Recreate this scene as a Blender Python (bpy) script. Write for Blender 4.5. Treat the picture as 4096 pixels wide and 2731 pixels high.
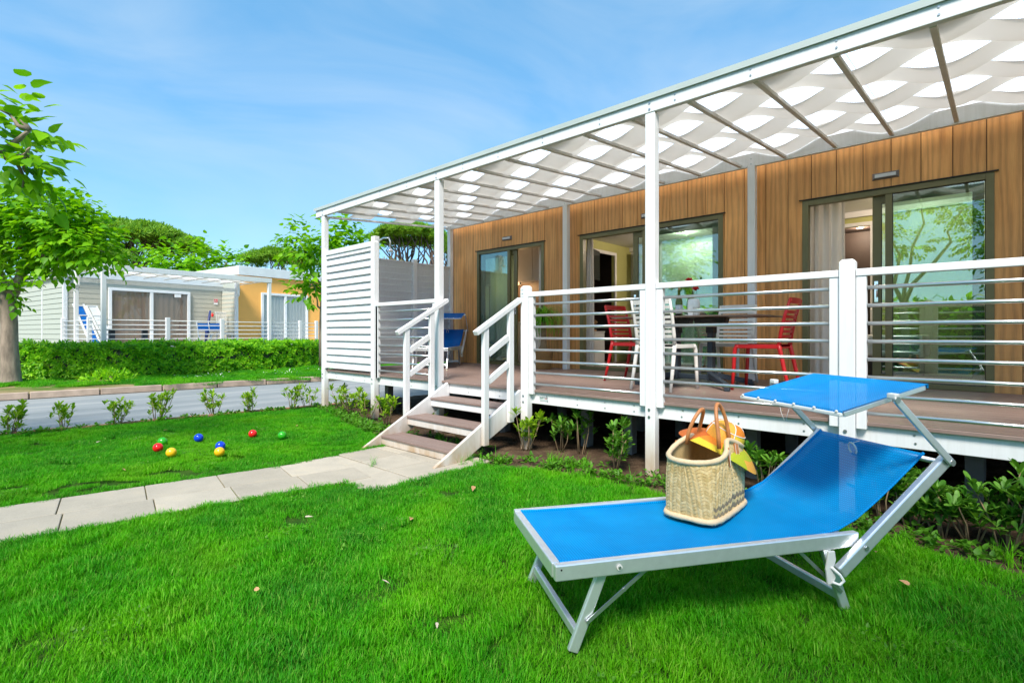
import bpy, math, random
import numpy as np
from mathutils import Matrix, Vector, Euler
R = math.radians
rng = random.Random(7)
nrg = np.random.default_rng(11)
scene = bpy.context.scene
for _o in list(bpy.data.objects): bpy.data.objects.remove(_o)
COL = scene.collection

# ------------------------------------------------------------------ camera
cam_d = bpy.data.cameras.new('camera'); cam = bpy.data.objects.new('camera', cam_d); COL.objects.link(cam)
YAW = 0.749
cam.location = (2.9, -3.95, 1.14)
cam.rotation_euler = (R(90), 0, YAW)
cam_d.sensor_width = 36.0; cam_d.sensor_fit = 'HORIZONTAL'
cam_d.lens = 2081 / 4096 * 36.0
cam_d.shift_y = -33.5 / 4096
cam_d.clip_start = 0.05; cam_d.clip_end = 2000
scene.camera = cam

# ------------------------------------------------------------------ sky, sun, exposure
SUN_AZ, SUN_EL = R(150), R(50)          # azimuth clockwise from +Y
world = bpy.data.worlds.new('World'); scene.world = world; world.use_nodes = True
wn, wl = world.node_tree.nodes, world.node_tree.links
wn.clear()
w_out = wn.new('ShaderNodeOutputWorld'); w_bg = wn.new('ShaderNodeBackground')
sky = wn.new('ShaderNodeTexSky'); sky.sky_type = 'NISHITA'; sky.sun_disc = False
sky.sun_elevation = SUN_EL; sky.sun_rotation = SUN_AZ
sky.altitude = 0; sky.air_density = 1.0; sky.dust_density = 0.35; sky.ozone_density = 1.6
tc = wn.new('ShaderNodeTexCoord'); mp = wn.new('ShaderNodeMapping'); mp.inputs['Scale'].default_value = (1.0, 1.0, 3.2)
mp.inputs['Rotation'].default_value = (0.0, 0.12, 0.5)
nz = wn.new('ShaderNodeTexNoise'); nz.inputs['Scale'].default_value = 1.5; nz.inputs['Detail'].default_value = 7; nz.inputs['Roughness'].default_value = 0.52; nz.inputs['Distortion'].default_value = 0.7
rp = wn.new('ShaderNodeValToRGB'); rp.color_ramp.elements[0].position = 0.44; rp.color_ramp.elements[1].position = 0.74
rp.color_ramp.elements[1].color = (0.50, 0.50, 0.50, 1)
mx = wn.new('ShaderNodeMix'); mx.data_type = 'RGBA'
mx.inputs[7].default_value = (2.6, 3.0, 3.3, 1)
wl.new(tc.outputs['Generated'], mp.inputs['Vector']); wl.new(mp.outputs['Vector'], nz.inputs['Vector'])
wl.new(nz.outputs['Fac'], rp.inputs['Fac']); wl.new(rp.outputs['Color'], mx.inputs[0])
tint = wn.new('ShaderNodeMix'); tint.data_type = 'RGBA'; tint.blend_type = 'MULTIPLY'; tint.inputs[0].default_value = 1.0
tint.inputs[7].default_value = (0.86, 1.02, 1.14, 1)
wl.new(sky.outputs['Color'], tint.inputs[6]); 
even = wn.new('ShaderNodeMix'); even.data_type = 'RGBA'; even.inputs[0].default_value = 0.6; even.inputs[7].default_value = (0.42, 1.48, 2.40, 1)
wl.new(tint.outputs[2], even.inputs[6]); wl.new(even.outputs[2], mx.inputs[6]); wl.new(mx.outputs[2], w_bg.inputs['Color'])
w_bg.inputs['Strength'].default_value = 0.101
wl.new(w_bg.outputs['Background'], w_out.inputs['Surface'])

sun_d = bpy.data.lights.new('sun', 'SUN'); sun = bpy.data.objects.new('sun', sun_d); COL.objects.link(sun)
sun_d.energy = 2.15; sun_d.angle = R(19); sun_d.color = (1.0, 0.93, 0.83)
sd = Vector((math.sin(SUN_AZ) * math.cos(SUN_EL), math.cos(SUN_AZ) * math.cos(SUN_EL), math.sin(SUN_EL)))
sun.rotation_euler = (-sd).to_track_quat('-Z', 'Y').to_euler(); sun.location = (0, -6, 20)

vs = scene.view_settings
vs.view_transform = 'Standard'; vs.look = 'None'; vs.gamma = 1.0; vs.use_curve_mapping = False
vs.exposure = 1.62
scene.render.engine = 'CYCLES'
scene.cycles.max_bounces = 6; scene.cycles.diffuse_bounces = 4; scene.cycles.glossy_bounces = 3; scene.cycles.transparent_max_bounces = 10; scene.cycles.transmission_bounces = 4; scene.cycles.caustics_reflective = False; scene.cycles.caustics_refractive = False

# ------------------------------------------------------------------ materials
M = {}
def base(name):
    m = bpy.data.materials.new(name); m.use_nodes = True
    nt = m.node_tree; nt.nodes.clear()
    o = nt.nodes.new('ShaderNodeOutputMaterial')
    M[name] = m
    return m, nt, nt.nodes, nt.links, o
def coords(n, l, stretch=(1, 1, 1), rnd=True, world_pos=False):
    """object coordinates shifted by a random amount for each object"""
    if world_pos:
        g = n.new('ShaderNodeNewGeometry'); src = g.outputs['Position']
    else:
        t = n.new('ShaderNodeTexCoord'); src = t.outputs['Object']
    if rnd:
        oi = n.new('ShaderNodeObjectInfo'); ml = n.new('ShaderNodeMath'); ml.operation = 'MULTIPLY'; ml.inputs[1].default_value = 37.0
        l.new(oi.outputs['Random'], ml.inputs[0])
        ad = n.new('ShaderNodeVectorMath'); ad.operation = 'ADD'
        l.new(src, ad.inputs[0]); l.new(ml.outputs[0], ad.inputs[1]); src = ad.outputs[0]
    mp = n.new('ShaderNodeMapping'); mp.inputs['Scale'].default_value = stretch
    l.new(src, mp.inputs['Vector'])
    return mp.outputs['Vector']
def noise(n, l, vec, scale, detail=4, rough=0.55, dist=0.0):
    t = n.new('ShaderNodeTexNoise'); t.inputs['Scale'].default_value = scale; t.inputs['Detail'].default_value = detail
    t.inputs['Roughness'].default_value = rough; t.inputs['Distortion'].default_value = dist
    l.new(vec, t.inputs['Vector']); return t.outputs['Fac']
def ramp(n, l, fac, stops):
    r = n.new('ShaderNodeValToRGB'); cr = r.color_ramp
    while len(cr.elements) < len(stops): cr.elements.new(0.5)
    for e, (p, c) in zip(cr.elements, stops):
        e.position = p; e.color = (*c, 1) if len(c) == 3 else c
    l.new(fac, r.inputs['Fac']); return r.outputs['Color']
def mixc(n, l, fac, a, b, mode='MIX'):
    x = n.new('ShaderNodeMix'); x.data_type = 'RGBA'; x.blend_type = mode
    for s, v in ((0, fac), (6, a), (7, b)):
        if hasattr(v, 'node'): l.new(v, x.inputs[s])
        elif isinstance(v, (int, float)): x.inputs[s].default_value = v
        else: x.inputs[s].default_value = (*v, 1)
    return x.outputs[2]
def bump(n, l, h, strength=0.3, dist=0.01):
    b = n.new('ShaderNodeBump'); b.inputs['Strength'].default_value = strength; b.inputs['Distance'].default_value = dist
    l.new(h, b.inputs['Height']); return b.outputs['Normal']
def princ(n, l, o, col, rough=0.5, metal=0.0, normal=None, spec=0.5):
    p = n.new('ShaderNodeBsdfPrincipled')
    if hasattr(col, 'node'): l.new(col, p.inputs['Base Color'])
    else: p.inputs['Base Color'].default_value = (*col, 1)
    if hasattr(rough, 'node'): l.new(rough, p.inputs['Roughness'])
    else: p.inputs['Roughness'].default_value = rough
    p.inputs['Metallic'].default_value = metal
    p.inputs['Specular IOR Level'].default_value = spec
    if normal is not None: l.new(normal, p.inputs['Normal'])
    l.new(p.outputs['BSDF'], o.inputs['Surface'])
    return p
def mul(c, k): return tuple(min(1.0, max(0.0, x * k)) for x in c)
def simple(name, col, rough=0.5, metal=0.0, var=0.10, scale=6, stretch=(1, 1, 1), bstr=0.0, bscale=60, spec=0.5, detail=5, rnd=0.0):
    m, nt, n, l, o = base(name)
    v = coords(n, l, stretch)
    f = noise(n, l, v, scale, detail)
    c = ramp(n, l, f, [(0.28, mul(col, 1 - var)), (0.72, mul(col, 1 + var))])
    if rnd:
        oi = n.new('ShaderNodeObjectInfo'); mr = n.new('ShaderNodeMapRange'); mr.inputs[3].default_value = 1 - rnd; mr.inputs[4].default_value = 1 + rnd
        l.new(oi.outputs['Random'], mr.inputs[0])
        c = mixc(n, l, 1.0, c, mr.outputs[0], 'MULTIPLY')
    nm = None
    if bstr: nm = bump(n, l, noise(n, l, v, bscale, 4), bstr, 0.004)
    princ(n, l, o, c, rough, metal, nm, spec)
    return m

def white_timber():
    m, nt, n, l, o = base('white_timber')
    v = coords(n, l)
    f1 = noise(n, l, coords(n, l, (1, 1, 1)), 3.0, 5)
    c = ramp(n, l, f1, [(0.3, (0.73, 0.73, 0.74)), (0.7, (0.80, 0.80, 0.81))])
    kn = noise(n, l, v, 9.0, 2)
    kr = ramp(n, l, kn, [(0.73, (0, 0, 0)), (0.82, (1, 1, 1))])
    c = mixc(n, l, mixc(n, l, 1.0, kr, (0.6, 0.6, 0.6), 'MULTIPLY'), c, (0.50, 0.45, 0.38))
    sn = noise(n, l, coords(n, l, (14, 14, 0.8)), 3.0, 5, 0.65)
    c = mixc(n, l, 0.28, c, ramp(n, l, sn, [(0.38, (0.60, 0.60, 0.59)), (0.52, (0.73, 0.735, 0.75)), (0.7, (0.78, 0.785, 0.80))]))
    g = n.new('ShaderNodeNewGeometry'); sx = n.new('ShaderNodeSeparateXYZ'); l.new(g.outputs['Position'], sx.inputs[0])
    mr = n.new('ShaderNodeMapRange'); mr.inputs[1].default_value = 0.42; mr.inputs[2].default_value = -0.04; mr.inputs[3].default_value = 0; mr.inputs[4].default_value = 1
    l.new(sx.outputs['Z'], mr.inputs[0])
    dn = noise(n, l, coords(n, l, (1, 1, 0.35), True, True), 9, 5)
    dm = n.new('ShaderNodeMath'); dm.operation = 'MULTIPLY'; l.new(mr.outputs[0], dm.inputs[0]); l.new(dn, dm.inputs[1])
    dk = n.new('ShaderNodeMath'); dk.operation = 'MULTIPLY'; dk.use_clamp = True; dk.inputs[1].default_value = 1.5; l.new(dm.outputs[0], dk.inputs[0])
    c = mixc(n, l, dk.outputs[0], c, (0.38, 0.24, 0.11))
    nm = bump(n, l, noise(n, l, coords(n, l, (30, 30, 3)), 4, 3), 0.12, 0.002)
    princ(n, l, o, c, 0.42, 0, nm, 0.4)
white_timber()

def oak():
    m, nt, n, l, o = base('oak_cladding')
    v = coords(n, l, (1, 1, 0.11))
    w = n.new('ShaderNodeTexWave'); w.wave_type = 'BANDS'; w.bands_direction = 'X'
    w.inputs['Scale'].default_value = 5.0; w.inputs['Distortion'].default_value = 9.0; w.inputs['Detail'].default_value = 3; w.inputs['Detail Scale'].default_value = 1.3
    l.new(v, w.inputs['Vector'])
    fine = noise(n, l, coords(n, l, (70, 70, 2.2)), 3.0, 4, 0.6)
    big = noise(n, l, coords(n, l, (2, 2, 0.7)), 2.0, 3)
    c = ramp(n, l, w.outputs['Fac'], [(0.0, (0.400, 0.193, 0.070)), (0.45, (0.716, 0.329, 0.099)), (1.0, (0.859, 0.437, 0.148))])
    c = mixc(n, l, 0.38, c, ramp(n, l, fine, [(0.3, (0.429, 0.176, 0.050)), (0.62, (0.875, 0.444, 0.156))]))
    c = mixc(n, l, 0.35, c, ramp(n, l, big, [(0.3, (0.446, 0.191, 0.058)), (0.7, (0.890, 0.475, 0.182))]))
    oi = n.new('ShaderNodeObjectInfo'); mr = n.new('ShaderNodeMapRange'); mr.inputs[3].default_value = 0.86; mr.inputs[4].default_value = 1.12
    l.new(oi.outputs['Random'], mr.inputs[0]); c = mixc(n, l, 1.0, c, mr.outputs[0], 'MULTIPLY')
    princ(n, l, o, c, 0.5, 0, bump(n, l, fine, 0.12, 0.002), 0.35)
oak()

def decking():
    m, nt, n, l, o = base('composite_decking')
    v = coords(n, l, (1.3, 40, 1))
    f = noise(n, l, v, 2.2, 5, 0.6)
    c = ramp(n, l, f, [(0.3, (0.175, 0.115, 0.097)), (0.7, (0.285, 0.20, 0.172))])
    g = noise(n, l, coords(n, l, (1, 1, 1)), 2.0, 3)
    c = mixc(n, l, 0.25, c, ramp(n, l, g, [(0.3, (0.18, 0.12, 0.10)), (0.7, (0.32, 0.24, 0.21))]))
    w = n.new('ShaderNodeTexWave'); w.bands_direction = 'Y'; w.inputs['Scale'].default_value = 36; w.inputs['Distortion'].default_value = 0.3
    l.new(coords(n, l, (1, 1, 1)), w.inputs['Vector'])
    princ(n, l, o, c, 0.48, 0, bump(n, l, w.outputs['Fac'], 0.25, 0.002), 0.4)
decking()

def fabric(name, col, col2, period, thru=0.05):
    m, nt, n, l, o = base(name)
    v = coords(n, l, (1, 1, 1), False)
    hs = []
    for d in ('X', 'Y'):
        w = n.new('ShaderNodeTexWave'); w.bands_direction = d; w.inputs['Scale'].default_value = 0.314 / period; w.inputs['Distortion'].default_value = 0.15
        l.new(v, w.inputs['Vector']); hs.append(w.outputs['Fac'])
    mm = n.new('ShaderNodeMath'); mm.operation = 'MULTIPLY'; l.new(hs[0], mm.inputs[0]); l.new(hs[1], mm.inputs[1])
    c = mixc(n, l, mm.outputs[0], col2, col)
    big = noise(n, l, v, 5, 3)
    c = mixc(n, l, 0.22, c, ramp(n, l, big, [(0.35, mul(col, 0.75)), (0.65, mul(col, 1.25))]))
    p = princ(n, l, o, c, 0.6, 0, bump(n, l, mm.outputs[0], 0.35, 0.002), 0.12)
    tr = n.new('ShaderNodeBsdfTranslucent'); l.new(c, tr.inputs['Color'])
    tp = n.new('ShaderNodeBsdfTransparent')
    m1 = n.new('ShaderNodeMixShader'); m1.inputs[0].default_value = 0.18
    l.new(p.outputs[0], m1.inputs[1]); l.new(tr.outputs[0], m1.inputs[2])
    m2 = n.new('ShaderNodeMixShader'); m2.inputs[0].default_value = thru
    l.new(m1.outputs[0], m2.inputs[1]); l.new(tp.outputs[0], m2.inputs[2])
    l.new(m2.outputs[0], o.inputs['Surface'])
fabric('blue_mesh', (0.0, 0.40, 0.86), (0.0, 0.19, 0.56), 0.011, 0.06)
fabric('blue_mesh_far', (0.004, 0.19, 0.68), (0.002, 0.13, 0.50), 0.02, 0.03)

def sheet(name, col, trans, thru=0.0, rough=0.5):
    m, nt, n, l, o = base(name)
    d = n.new('ShaderNodeBsdfDiffuse'); d.inputs[0].default_value = (*col, 1)
    t = n.new('ShaderNodeBsdfTranslucent'); t.inputs[0].default_value = (*col, 1)
    a = n.new('ShaderNodeMixShader'); a.inputs[0].default_value = trans
    l.new(d.outputs[0], a.inputs[1]); l.new(t.outputs[0], a.inputs[2])
    if thru:
        v = coords(n, l, (1, 1, 1), False)
        w = n.new('ShaderNodeTexWave'); w.bands_direction = 'X'; w.inputs['Scale'].default_value = 20; w.inputs['Distortion'].default_value = 0
        l.new(v, w.inputs['Vector'])
        mr = n.new('ShaderNodeMapRange'); mr.inputs[3].default_value = thru * 0.4; mr.inputs[4].default_value = thru * 1.6
        l.new(w.outputs['Fac'], mr.inputs[0])
        tp = n.new('ShaderNodeBsdfTransparent'); b = n.new('ShaderNodeMixShader')
        l.new(mr.outputs[0], b.inputs[0]); l.new(a.outputs[0], b.inputs[1]); l.new(tp.outputs[0], b.inputs[2]); a = b
    l.new(a.outputs[0], o.inputs['Surface'])
sheet('polycarbonate', (0.95, 0.96, 0.97), 0.95, 0.34)
sheet('diffuser', (0.88, 0.82, 0.73), 0.32)
sheet('curtain', (0.72, 0.70, 0.68), 0.3)
sheet('sheer_curtain', (0.42, 0.46, 0.42), 0.3)
sheet('grey_curtain', (0.74, 0.77, 0.76), 0.2)
sheet('brown_curtain', (0.42, 0.29, 0.22), 0.1)

def glass(name, tint, refl=0.06):
    m, nt, n, l, o = base(name)
    g = n.new('ShaderNodeBsdfGlossy'); g.inputs['Roughness'].default_value = 0.0; g.inputs['Color'].default_value = (0.95, 1, 0.97, 1)
    t = n.new('ShaderNodeBsdfTransparent'); t.inputs[0].default_value = (*tint, 1)
    fr = n.new('ShaderNodeLayerWeight'); fr.inputs['Blend'].default_value = 0.5
    pw = n.new('ShaderNodeMath'); pw.operation = 'POWER'; pw.inputs[1].default_value = 4.0; l.new(fr.outputs['Facing'], pw.inputs[0])
    ma = n.new('ShaderNodeMath'); ma.operation = 'MULTIPLY_ADD'; ma.inputs[1].default_value = 0.85; ma.inputs[2].default_value = refl
    ma.use_clamp = True
    l.new(pw.outputs[0], ma.inputs[0])
    x = n.new('ShaderNodeMixShader'); l.new(ma.outputs[0], x.inputs[0]); l.new(t.outputs[0], x.inputs[1]); l.new(g.outputs[0], x.inputs[2])
    l.new(x.outputs[0], o.inputs['Surface'])
glass('door_glass', (0.80, 0.93, 0.88), 0.15)
glass('neighbour_glass', (0.93, 0.94, 0.94), 0.035)

def foliage(name, dark, light, trans=0.35, tcol=None, rough=0.45, pos_var=0.0):
    m, nt, n, l, o = base(name)
    g = n.new('ShaderNodeNewGeometry'); oi = n.new('ShaderNodeObjectInfo')
    ad = n.new('ShaderNodeMath'); ad.operation = 'ADD'; l.new(g.outputs['Random Per Island'], ad.inputs[0]); l.new(oi.outputs['Random'], ad.inputs[1])
    fr = n.new('ShaderNodeMath'); fr.operation = 'FRACT'; l.new(ad.outputs[0], fr.inputs[0])
    c = ramp(n, l, fr.outputs[0], [(0.0, dark), (1.0, light)])
    if pos_var:
        pn = noise(n, l, coords(n, l, (1, 1, 1), False, True), 0.8, 3)
        c = mixc(n, l, pos_var, c, ramp(n, l, pn, [(0.35, mul(dark, 0.9)), (0.65, mul(light, 1.15))]))
    p = n.new('ShaderNodeBsdfPrincipled'); l.new(c, p.inputs['Base Color']); p.inputs['Roughness'].default_value = rough; p.inputs['Specular IOR Level'].default_value = 0.22
    t = n.new('ShaderNodeBsdfTranslucent')
    l.new(mixc(n, l, 1.0, c, tcol or (1.6, 1.5, 0.7), 'MULTIPLY'), t.inputs[0])
    x = n.new('ShaderNodeMixShader'); x.inputs[0].default_value = trans
    l.new(p.outputs[0], x.inputs[1]); l.new(t.outputs[0], x.inputs[2]); l.new(x.outputs[0], o.inputs['Surface'])
foliage('mulberry_leaf', (0.065, 0.24, 0.003), (0.24, 0.52, 0.008), 0.42)
foliage('pine_needle', (0.09, 0.25, 0.02), (0.30, 0.50, 0.05), 0.35)
foliage('hedge_leaf', (0.06, 0.30, 0.004), (0.34, 0.66, 0.018), 0.45)
foliage('pittosporum_leaf', (0.04, 0.15, 0.010), (0.16, 0.36, 0.04), 0.28)
foliage('young_leaf', (0.12, 0.27, 0.008), (0.32, 0.50, 0.03), 0.38)
foliage('weed_leaf', (0.05, 0.17, 0.012), (0.13, 0.33, 0.025), 0.35)
foliage('palm_leaf', (0.05, 0.24, 0.010), (0.20, 0.50, 0.03), 0.30)
foliage('olive_brush', (0.12, 0.12, 0.03), (0.26, 0.24, 0.07), 0.25)

def grass_mat():
    m, nt, n, l, o = base('grass')
    g = n.new('ShaderNodeNewGeometry'); oi = n.new('ShaderNodeObjectInfo')
    ad = n.new('ShaderNodeMath'); ad.operation = 'ADD'; l.new(g.outputs['Random Per Island'], ad.inputs[0]); l.new(oi.outputs['Random'], ad.inputs[1])
    fr = n.new('ShaderNodeMath'); fr.operation = 'FRACT'; l.new(ad.outputs[0], fr.inputs[0])
    c = ramp(n, l, fr.outputs[0], [(0.0, (0.026, 0.22, 0.004)), (0.55, (0.065, 0.40, 0.006)), (0.80, (0.14, 0.50, 0.014)), (1.0, (0.42, 0.58, 0.11))])
    pv = coords(n, l, (1, 1, 0), False, True)
    n1 = noise(n, l, pv, 1.1, 3, 0.5)
    c = mixc(n, l, 0.45, c, ramp(n, l, n1, [(0.36, (0.016, 0.20, 0.018)), (0.50, (0.06, 0.38, 0.004)), (0.64, (0.22, 0.54, 0.006))]))  # broad yellowish and dark patches, also standing in for sunlit and shaded lawn
    n2 = noise(n, l, pv, 4.0, 3, 0.5)
    c = mixc(n, l, 0.25, c, ramp(n, l, n2, [(0.38, (0.015, 0.14, 0.012)), (0.62, (0.10, 0.40, 0.004))]))
    p = n.new('ShaderNodeBsdfPrincipled'); l.new(c, p.inputs['Base Color']); p.inputs['Roughness'].default_value = 0.5; p.inputs['Specular IOR Level'].default_value = 0.12
    t = n.new('ShaderNodeBsdfTranslucent'); l.new(mixc(n, l, 1.0, c, (1.5, 1.5, 0.6), 'MULTIPLY'), t.inputs[0])
    x = n.new('ShaderNodeMixShader'); x.inputs[0].default_value = 0.35
    l.new(p.outputs[0], x.inputs[1]); l.new(t.outputs[0], x.inputs[2]); l.new(x.outputs[0], o.inputs['Surface'])
grass_mat()

def ground_mats():
    m, nt, n, l, o = base('soil')
    v = coords(n, l, (1, 1, 1), False, True)
    f = noise(n, l, v, 7, 8, 0.65); f2 = noise(n, l, v, 60, 4)
    c = ramp(n, l, f, [(0.3, (0.045, 0.028, 0.018)), (0.55, (0.10, 0.066, 0.042)), (0.78, (0.19, 0.135, 0.09))])
    princ(n, l, o, c, 0.95, 0, bump(n, l, f2, 0.8, 0.02), 0.1)
    m, nt, n, l, o = base('turf_base')
    v = coords(n, l, (1, 1, 1), False, True)
    f = noise(n, l, v, 5, 6)
    c = ramp(n, l, f, [(0.3, (0.018, 0.06, 0.006)), (0.7, (0.05, 0.11, 0.012))])
    princ(n, l, o, c, 0.95, 0, bump(n, l, noise(n, l, v, 70, 3), 0.8, 0.02), 0.1)
    m, nt, n, l, o = base('far_ground')
    f = noise(n, l, v := coords(n, l, (1, 1, 1), False, True), 0.6, 8, 0.6)
    c = ramp(n, l, f, [(0.35, (0.05, 0.11, 0.02)), (0.65, (0.13, 0.15, 0.05))])
    princ(n, l, o, c, 0.95, 0, bump(n, l, noise(n, l, v, 25, 4), 0.6, 0.03), 0.1)
    m, nt, n, l, o = base('verge_earth')
    v = coords(n, l, (1, 1, 1), False, True)
    f = noise(n, l, v, 1.3, 6, 0.62)
    c = ramp(n, l, f, [(0.38, (0.085, 0.16, 0.022)), (0.50, (0.22, 0.19, 0.085)), (0.68, (0.36, 0.26, 0.14))])
    princ(n, l, o, c, 0.95, 0, bump(n, l, noise(n, l, v, 40, 4), 0.7, 0.02), 0.1)
    m, nt, n, l, o = base('asphalt')
    v = coords(n, l, (1, 1, 1), False, True)
    f = noise(n, l, v, 90, 3, 0.6); b = noise(n, l, v, 0.9, 6, 0.6)
    c = ramp(n, l, f, [(0.3, (0.171, 0.194, 0.204)), (0.7, (0.331, 0.352, 0.359))])
    c = mixc(n, l, 0.45, c, ramp(n, l, b, [(0.35, (0.182, 0.210, 0.213)), (0.6, (0.285, 0.299, 0.301)), (0.75, (0.410, 0.367, 0.310))]))
    tk = noise(n, l, coords(n, l, (1.3, 0.06, 1), False, True), 1.6, 4, 0.6)
    c = mixc(n, l, 0.4, c, ramp(n, l, tk, [(0.36, (0.171, 0.189, 0.194)), (0.52, (0.285, 0.299, 0.301)), (0.66, (0.456, 0.441, 0.407))]))
    princ(n, l, o, c, 0.9, 0, bump(n, l, f, 0.6, 0.01), 0.2)
    m, nt, n, l, o = base('paving')
    v = coords(n, l, (1, 1, 1))
    f = noise(n, l, v, 120, 3, 0.7); b = noise(n, l, v, 3.2, 6, 0.6)
    c = ramp(n, l, f, [(0.3, (0.310, 0.277, 0.223)), (0.7, (0.470, 0.424, 0.347))])
    c = mixc(n, l, 0.5, c, ramp(n, l, b, [(0.35, (0.338, 0.304, 0.247)), (0.55, (0.441, 0.392, 0.317)), (0.72, (0.507, 0.428, 0.313))]))
    oi = n.new('ShaderNodeObjectInfo'); mr = n.new('ShaderNodeMapRange'); mr.inputs[3].default_value = 0.84; mr.inputs[4].default_value = 1.08
    l.new(oi.outputs['Random'], mr.inputs[0]); c = mixc(n, l, 1.0, c, mr.outputs[0], 'MULTIPLY')
    princ(n, l, o, c, 0.9, 0, bump(n, l, f, 0.35, 0.003), 0.2)
ground_mats()

def straw(name, c0, c1):
    m, nt, n, l, o = base(name)
    g = n.new('ShaderNodeNewGeometry')
    c = ramp(n, l, g.outputs['Random Per Island'], [(0, c0), (1, c1)])
    f = noise(n, l, coords(n, l, (1, 1, 1), False), 220, 2)
    c = mixc(n, l, 0.25, c, ramp(n, l, f, [(0.35, mul(c0, 0.6)), (0.65, c1)]))
    princ(n, l, o, c, 0.65, 0, bump(n, l, f, 0.4, 0.001), 0.25)
straw('straw', (0.60, 0.40, 0.15), (0.86, 0.64, 0.32))
straw('straw_dark', (0.23, 0.17, 0.10), (0.36, 0.27, 0.16))
straw('raffia_rim', (0.66, 0.47, 0.27), (0.78, 0.60, 0.38))
straw('hat_orange', (0.72, 0.16, 0.015), (0.82, 0.28, 0.03))
straw('hat_yellow', (0.66, 0.44, 0.02), (0.76, 0.56, 0.05))
straw('hat_green', (0.34, 0.40, 0.015), (0.50, 0.52, 0.03))
straw('hat_amber', (0.76, 0.30, 0.03), (0.84, 0.44, 0.07))
straw('hat_red', (0.48, 0.09, 0.015), (0.60, 0.16, 0.03))
straw('basket_brown', (0.26, 0.14, 0.05), (0.42, 0.25, 0.10))

simple('aluminium', (0.80, 0.82, 0.84), 0.38, 0.75, 0.05, 30)
simple('steel_bar', (0.68, 0.70, 0.71), 0.28, 0.9, 0.05, 20)
simple('zinc', (0.50, 0.53, 0.54), 0.35, 0.9)
simple('chrome', (0.85, 0.86, 0.88), 0.08, 1.0, 0.02)
simple('flashing_metal', (0.44, 0.50, 0.48), 0.45, 0.0, 0.05, 3)
simple('rafter_paint', (0.72, 0.69, 0.67), 0.6, 0, 0.08, 20, (1, 1, 1))
simple('olive_frame', (0.150, 0.138, 0.058), 0.42, 0.0, 0.06, 10)
simple('rubber', (0.012, 0.012, 0.013), 0.6)
simple('inner_white', (0.78, 0.78, 0.77), 0.6, 0, 0.03)
simple('inner_green', (0.50, 0.50, 0.19), 0.6, 0, 0.04)
simple('inner_brown', (0.055, 0.036, 0.028), 0.6, 0, 0.2, 4)
simple('inner_floor', (0.25, 0.18, 0.13), 0.4, 0, 0.2, 6)
simple('lilac_cabinet', (0.42, 0.40, 0.44), 0.45, 0, 0.04)
simple('black_gloss', (0.010, 0.011, 0.014), 0.12, 0, 0.1)
simple('screen', (0.012, 0.02, 0.03), 0.10)
simple('lamp_housing', (0.16, 0.16, 0.17), 0.5)
simple('lamp_diffuser', (0.60, 0.62, 0.65), 0.4)
simple('red_plastic', (0.52, 0.012, 0.014), 0.38, 0, 0.06)
simple('white_plastic', (0.70, 0.68, 0.64), 0.42, 0, 0.04)
simple('table_dark', (0.028, 0.040, 0.055), 0.5, 0, 0.15)
simple('table_top', (0.14, 0.105, 0.085), 0.4, 0, 0.15, 10)
simple('black_plastic', (0.010, 0.011, 0.012), 0.5)
simple('ceramic', (0.80, 0.79, 0.76), 0.18)
simple('poppy_red', (0.70, 0.006, 0.012), 0.5)
simple('stem_green', (0.05, 0.13, 0.02), 0.6)
simple('bottle_glass', (0.10, 0.13, 0.01), 0.08)
simple('paper', (0.72, 0.72, 0.74), 0.7)
simple('cork', (0.45, 0.26, 0.12), 0.8)
simple('leather', (0.52, 0.20, 0.065), 0.45, 0, 0.18, 30, (1, 1, 1), 0.2, 150)
simple('thread', (0.78, 0.76, 0.72), 0.7)
simple('white_cord', (0.78, 0.77, 0.74), 0.6)
simple('bark', (0.27, 0.21, 0.16), 0.9, 0, 0.45, 11, (1, 1, 0.3), 1.0, 34)
simple('pine_bark', (0.12, 0.085, 0.07), 0.95, 0, 0.3, 4, (1, 1, 0.4))
simple('twig', (0.26, 0.18, 0.10), 0.85, 0, 0.2, 20)
simple('ball_red', (0.72, 0.012, 0.012), 0.16, 0, 0.03)
simple('ball_yellow', (0.86, 0.46, 0.012), 0.16, 0, 0.03)
simple('ball_blue', (0.006, 0.05, 0.62), 0.16, 0, 0.03)
simple('ball_green', (0.03, 0.36, 0.012), 0.16, 0, 0.03)
simple('kerb_stone', (0.42, 0.32, 0.25), 0.9, 0, 0.18, 6, (1, 1, 1), 0.4, 60, 0.2, 5, 0.08)
simple('edging_brick', (0.36, 0.17, 0.10), 0.9, 0, 0.2, 8)
simple('beige_siding', (0.47, 0.45, 0.37), 0.6, 0, 0.05, 6, (1, 1, 6), 0.15, 80, 0.3)
simple('sage_siding', (0.44, 0.47, 0.41), 0.6, 0, 0.05, 6, (1, 1, 6), 0.15, 80, 0.3)
simple('orange_render', (0.90, 0.45, 0.11), 0.75, 0, 0.04, 2)
simple('white_pvc', (0.76, 0.78, 0.79), 0.4, 0, 0.03)
simple('roof_white', (0.68, 0.71, 0.72), 0.6, 0, 0.10, 2)
simple('dry_leaf', (0.36, 0.20, 0.10), 0.8, 0, 0.35, 20, (1, 1, 1), 0, 60, 0.2, 4, 0.4)
simple('pale_leaf', (0.52, 0.43, 0.33), 0.8, 0, 0.2, 20)
simple('concrete_post', (0.21, 0.20, 0.215), 0.85, 0, 0.2)
simple('plate_silver', (0.66, 0.70, 0.72), 0.3, 0.3)
simple('ink_dark', (0.02, 0.05, 0.06), 0.5)
simple('ink_green', (0.01, 0.30, 0.10), 0.5)
simple('ink_red', (0.60, 0.02, 0.03), 0.5)
simple('plaque_white', (0.74, 0.80, 0.82), 0.35)
simple('dark_backing', (0.03, 0.03, 0.03), 0.9)
simple('bamboo_dark', (0.05, 0.055, 0.03), 0.8)
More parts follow.
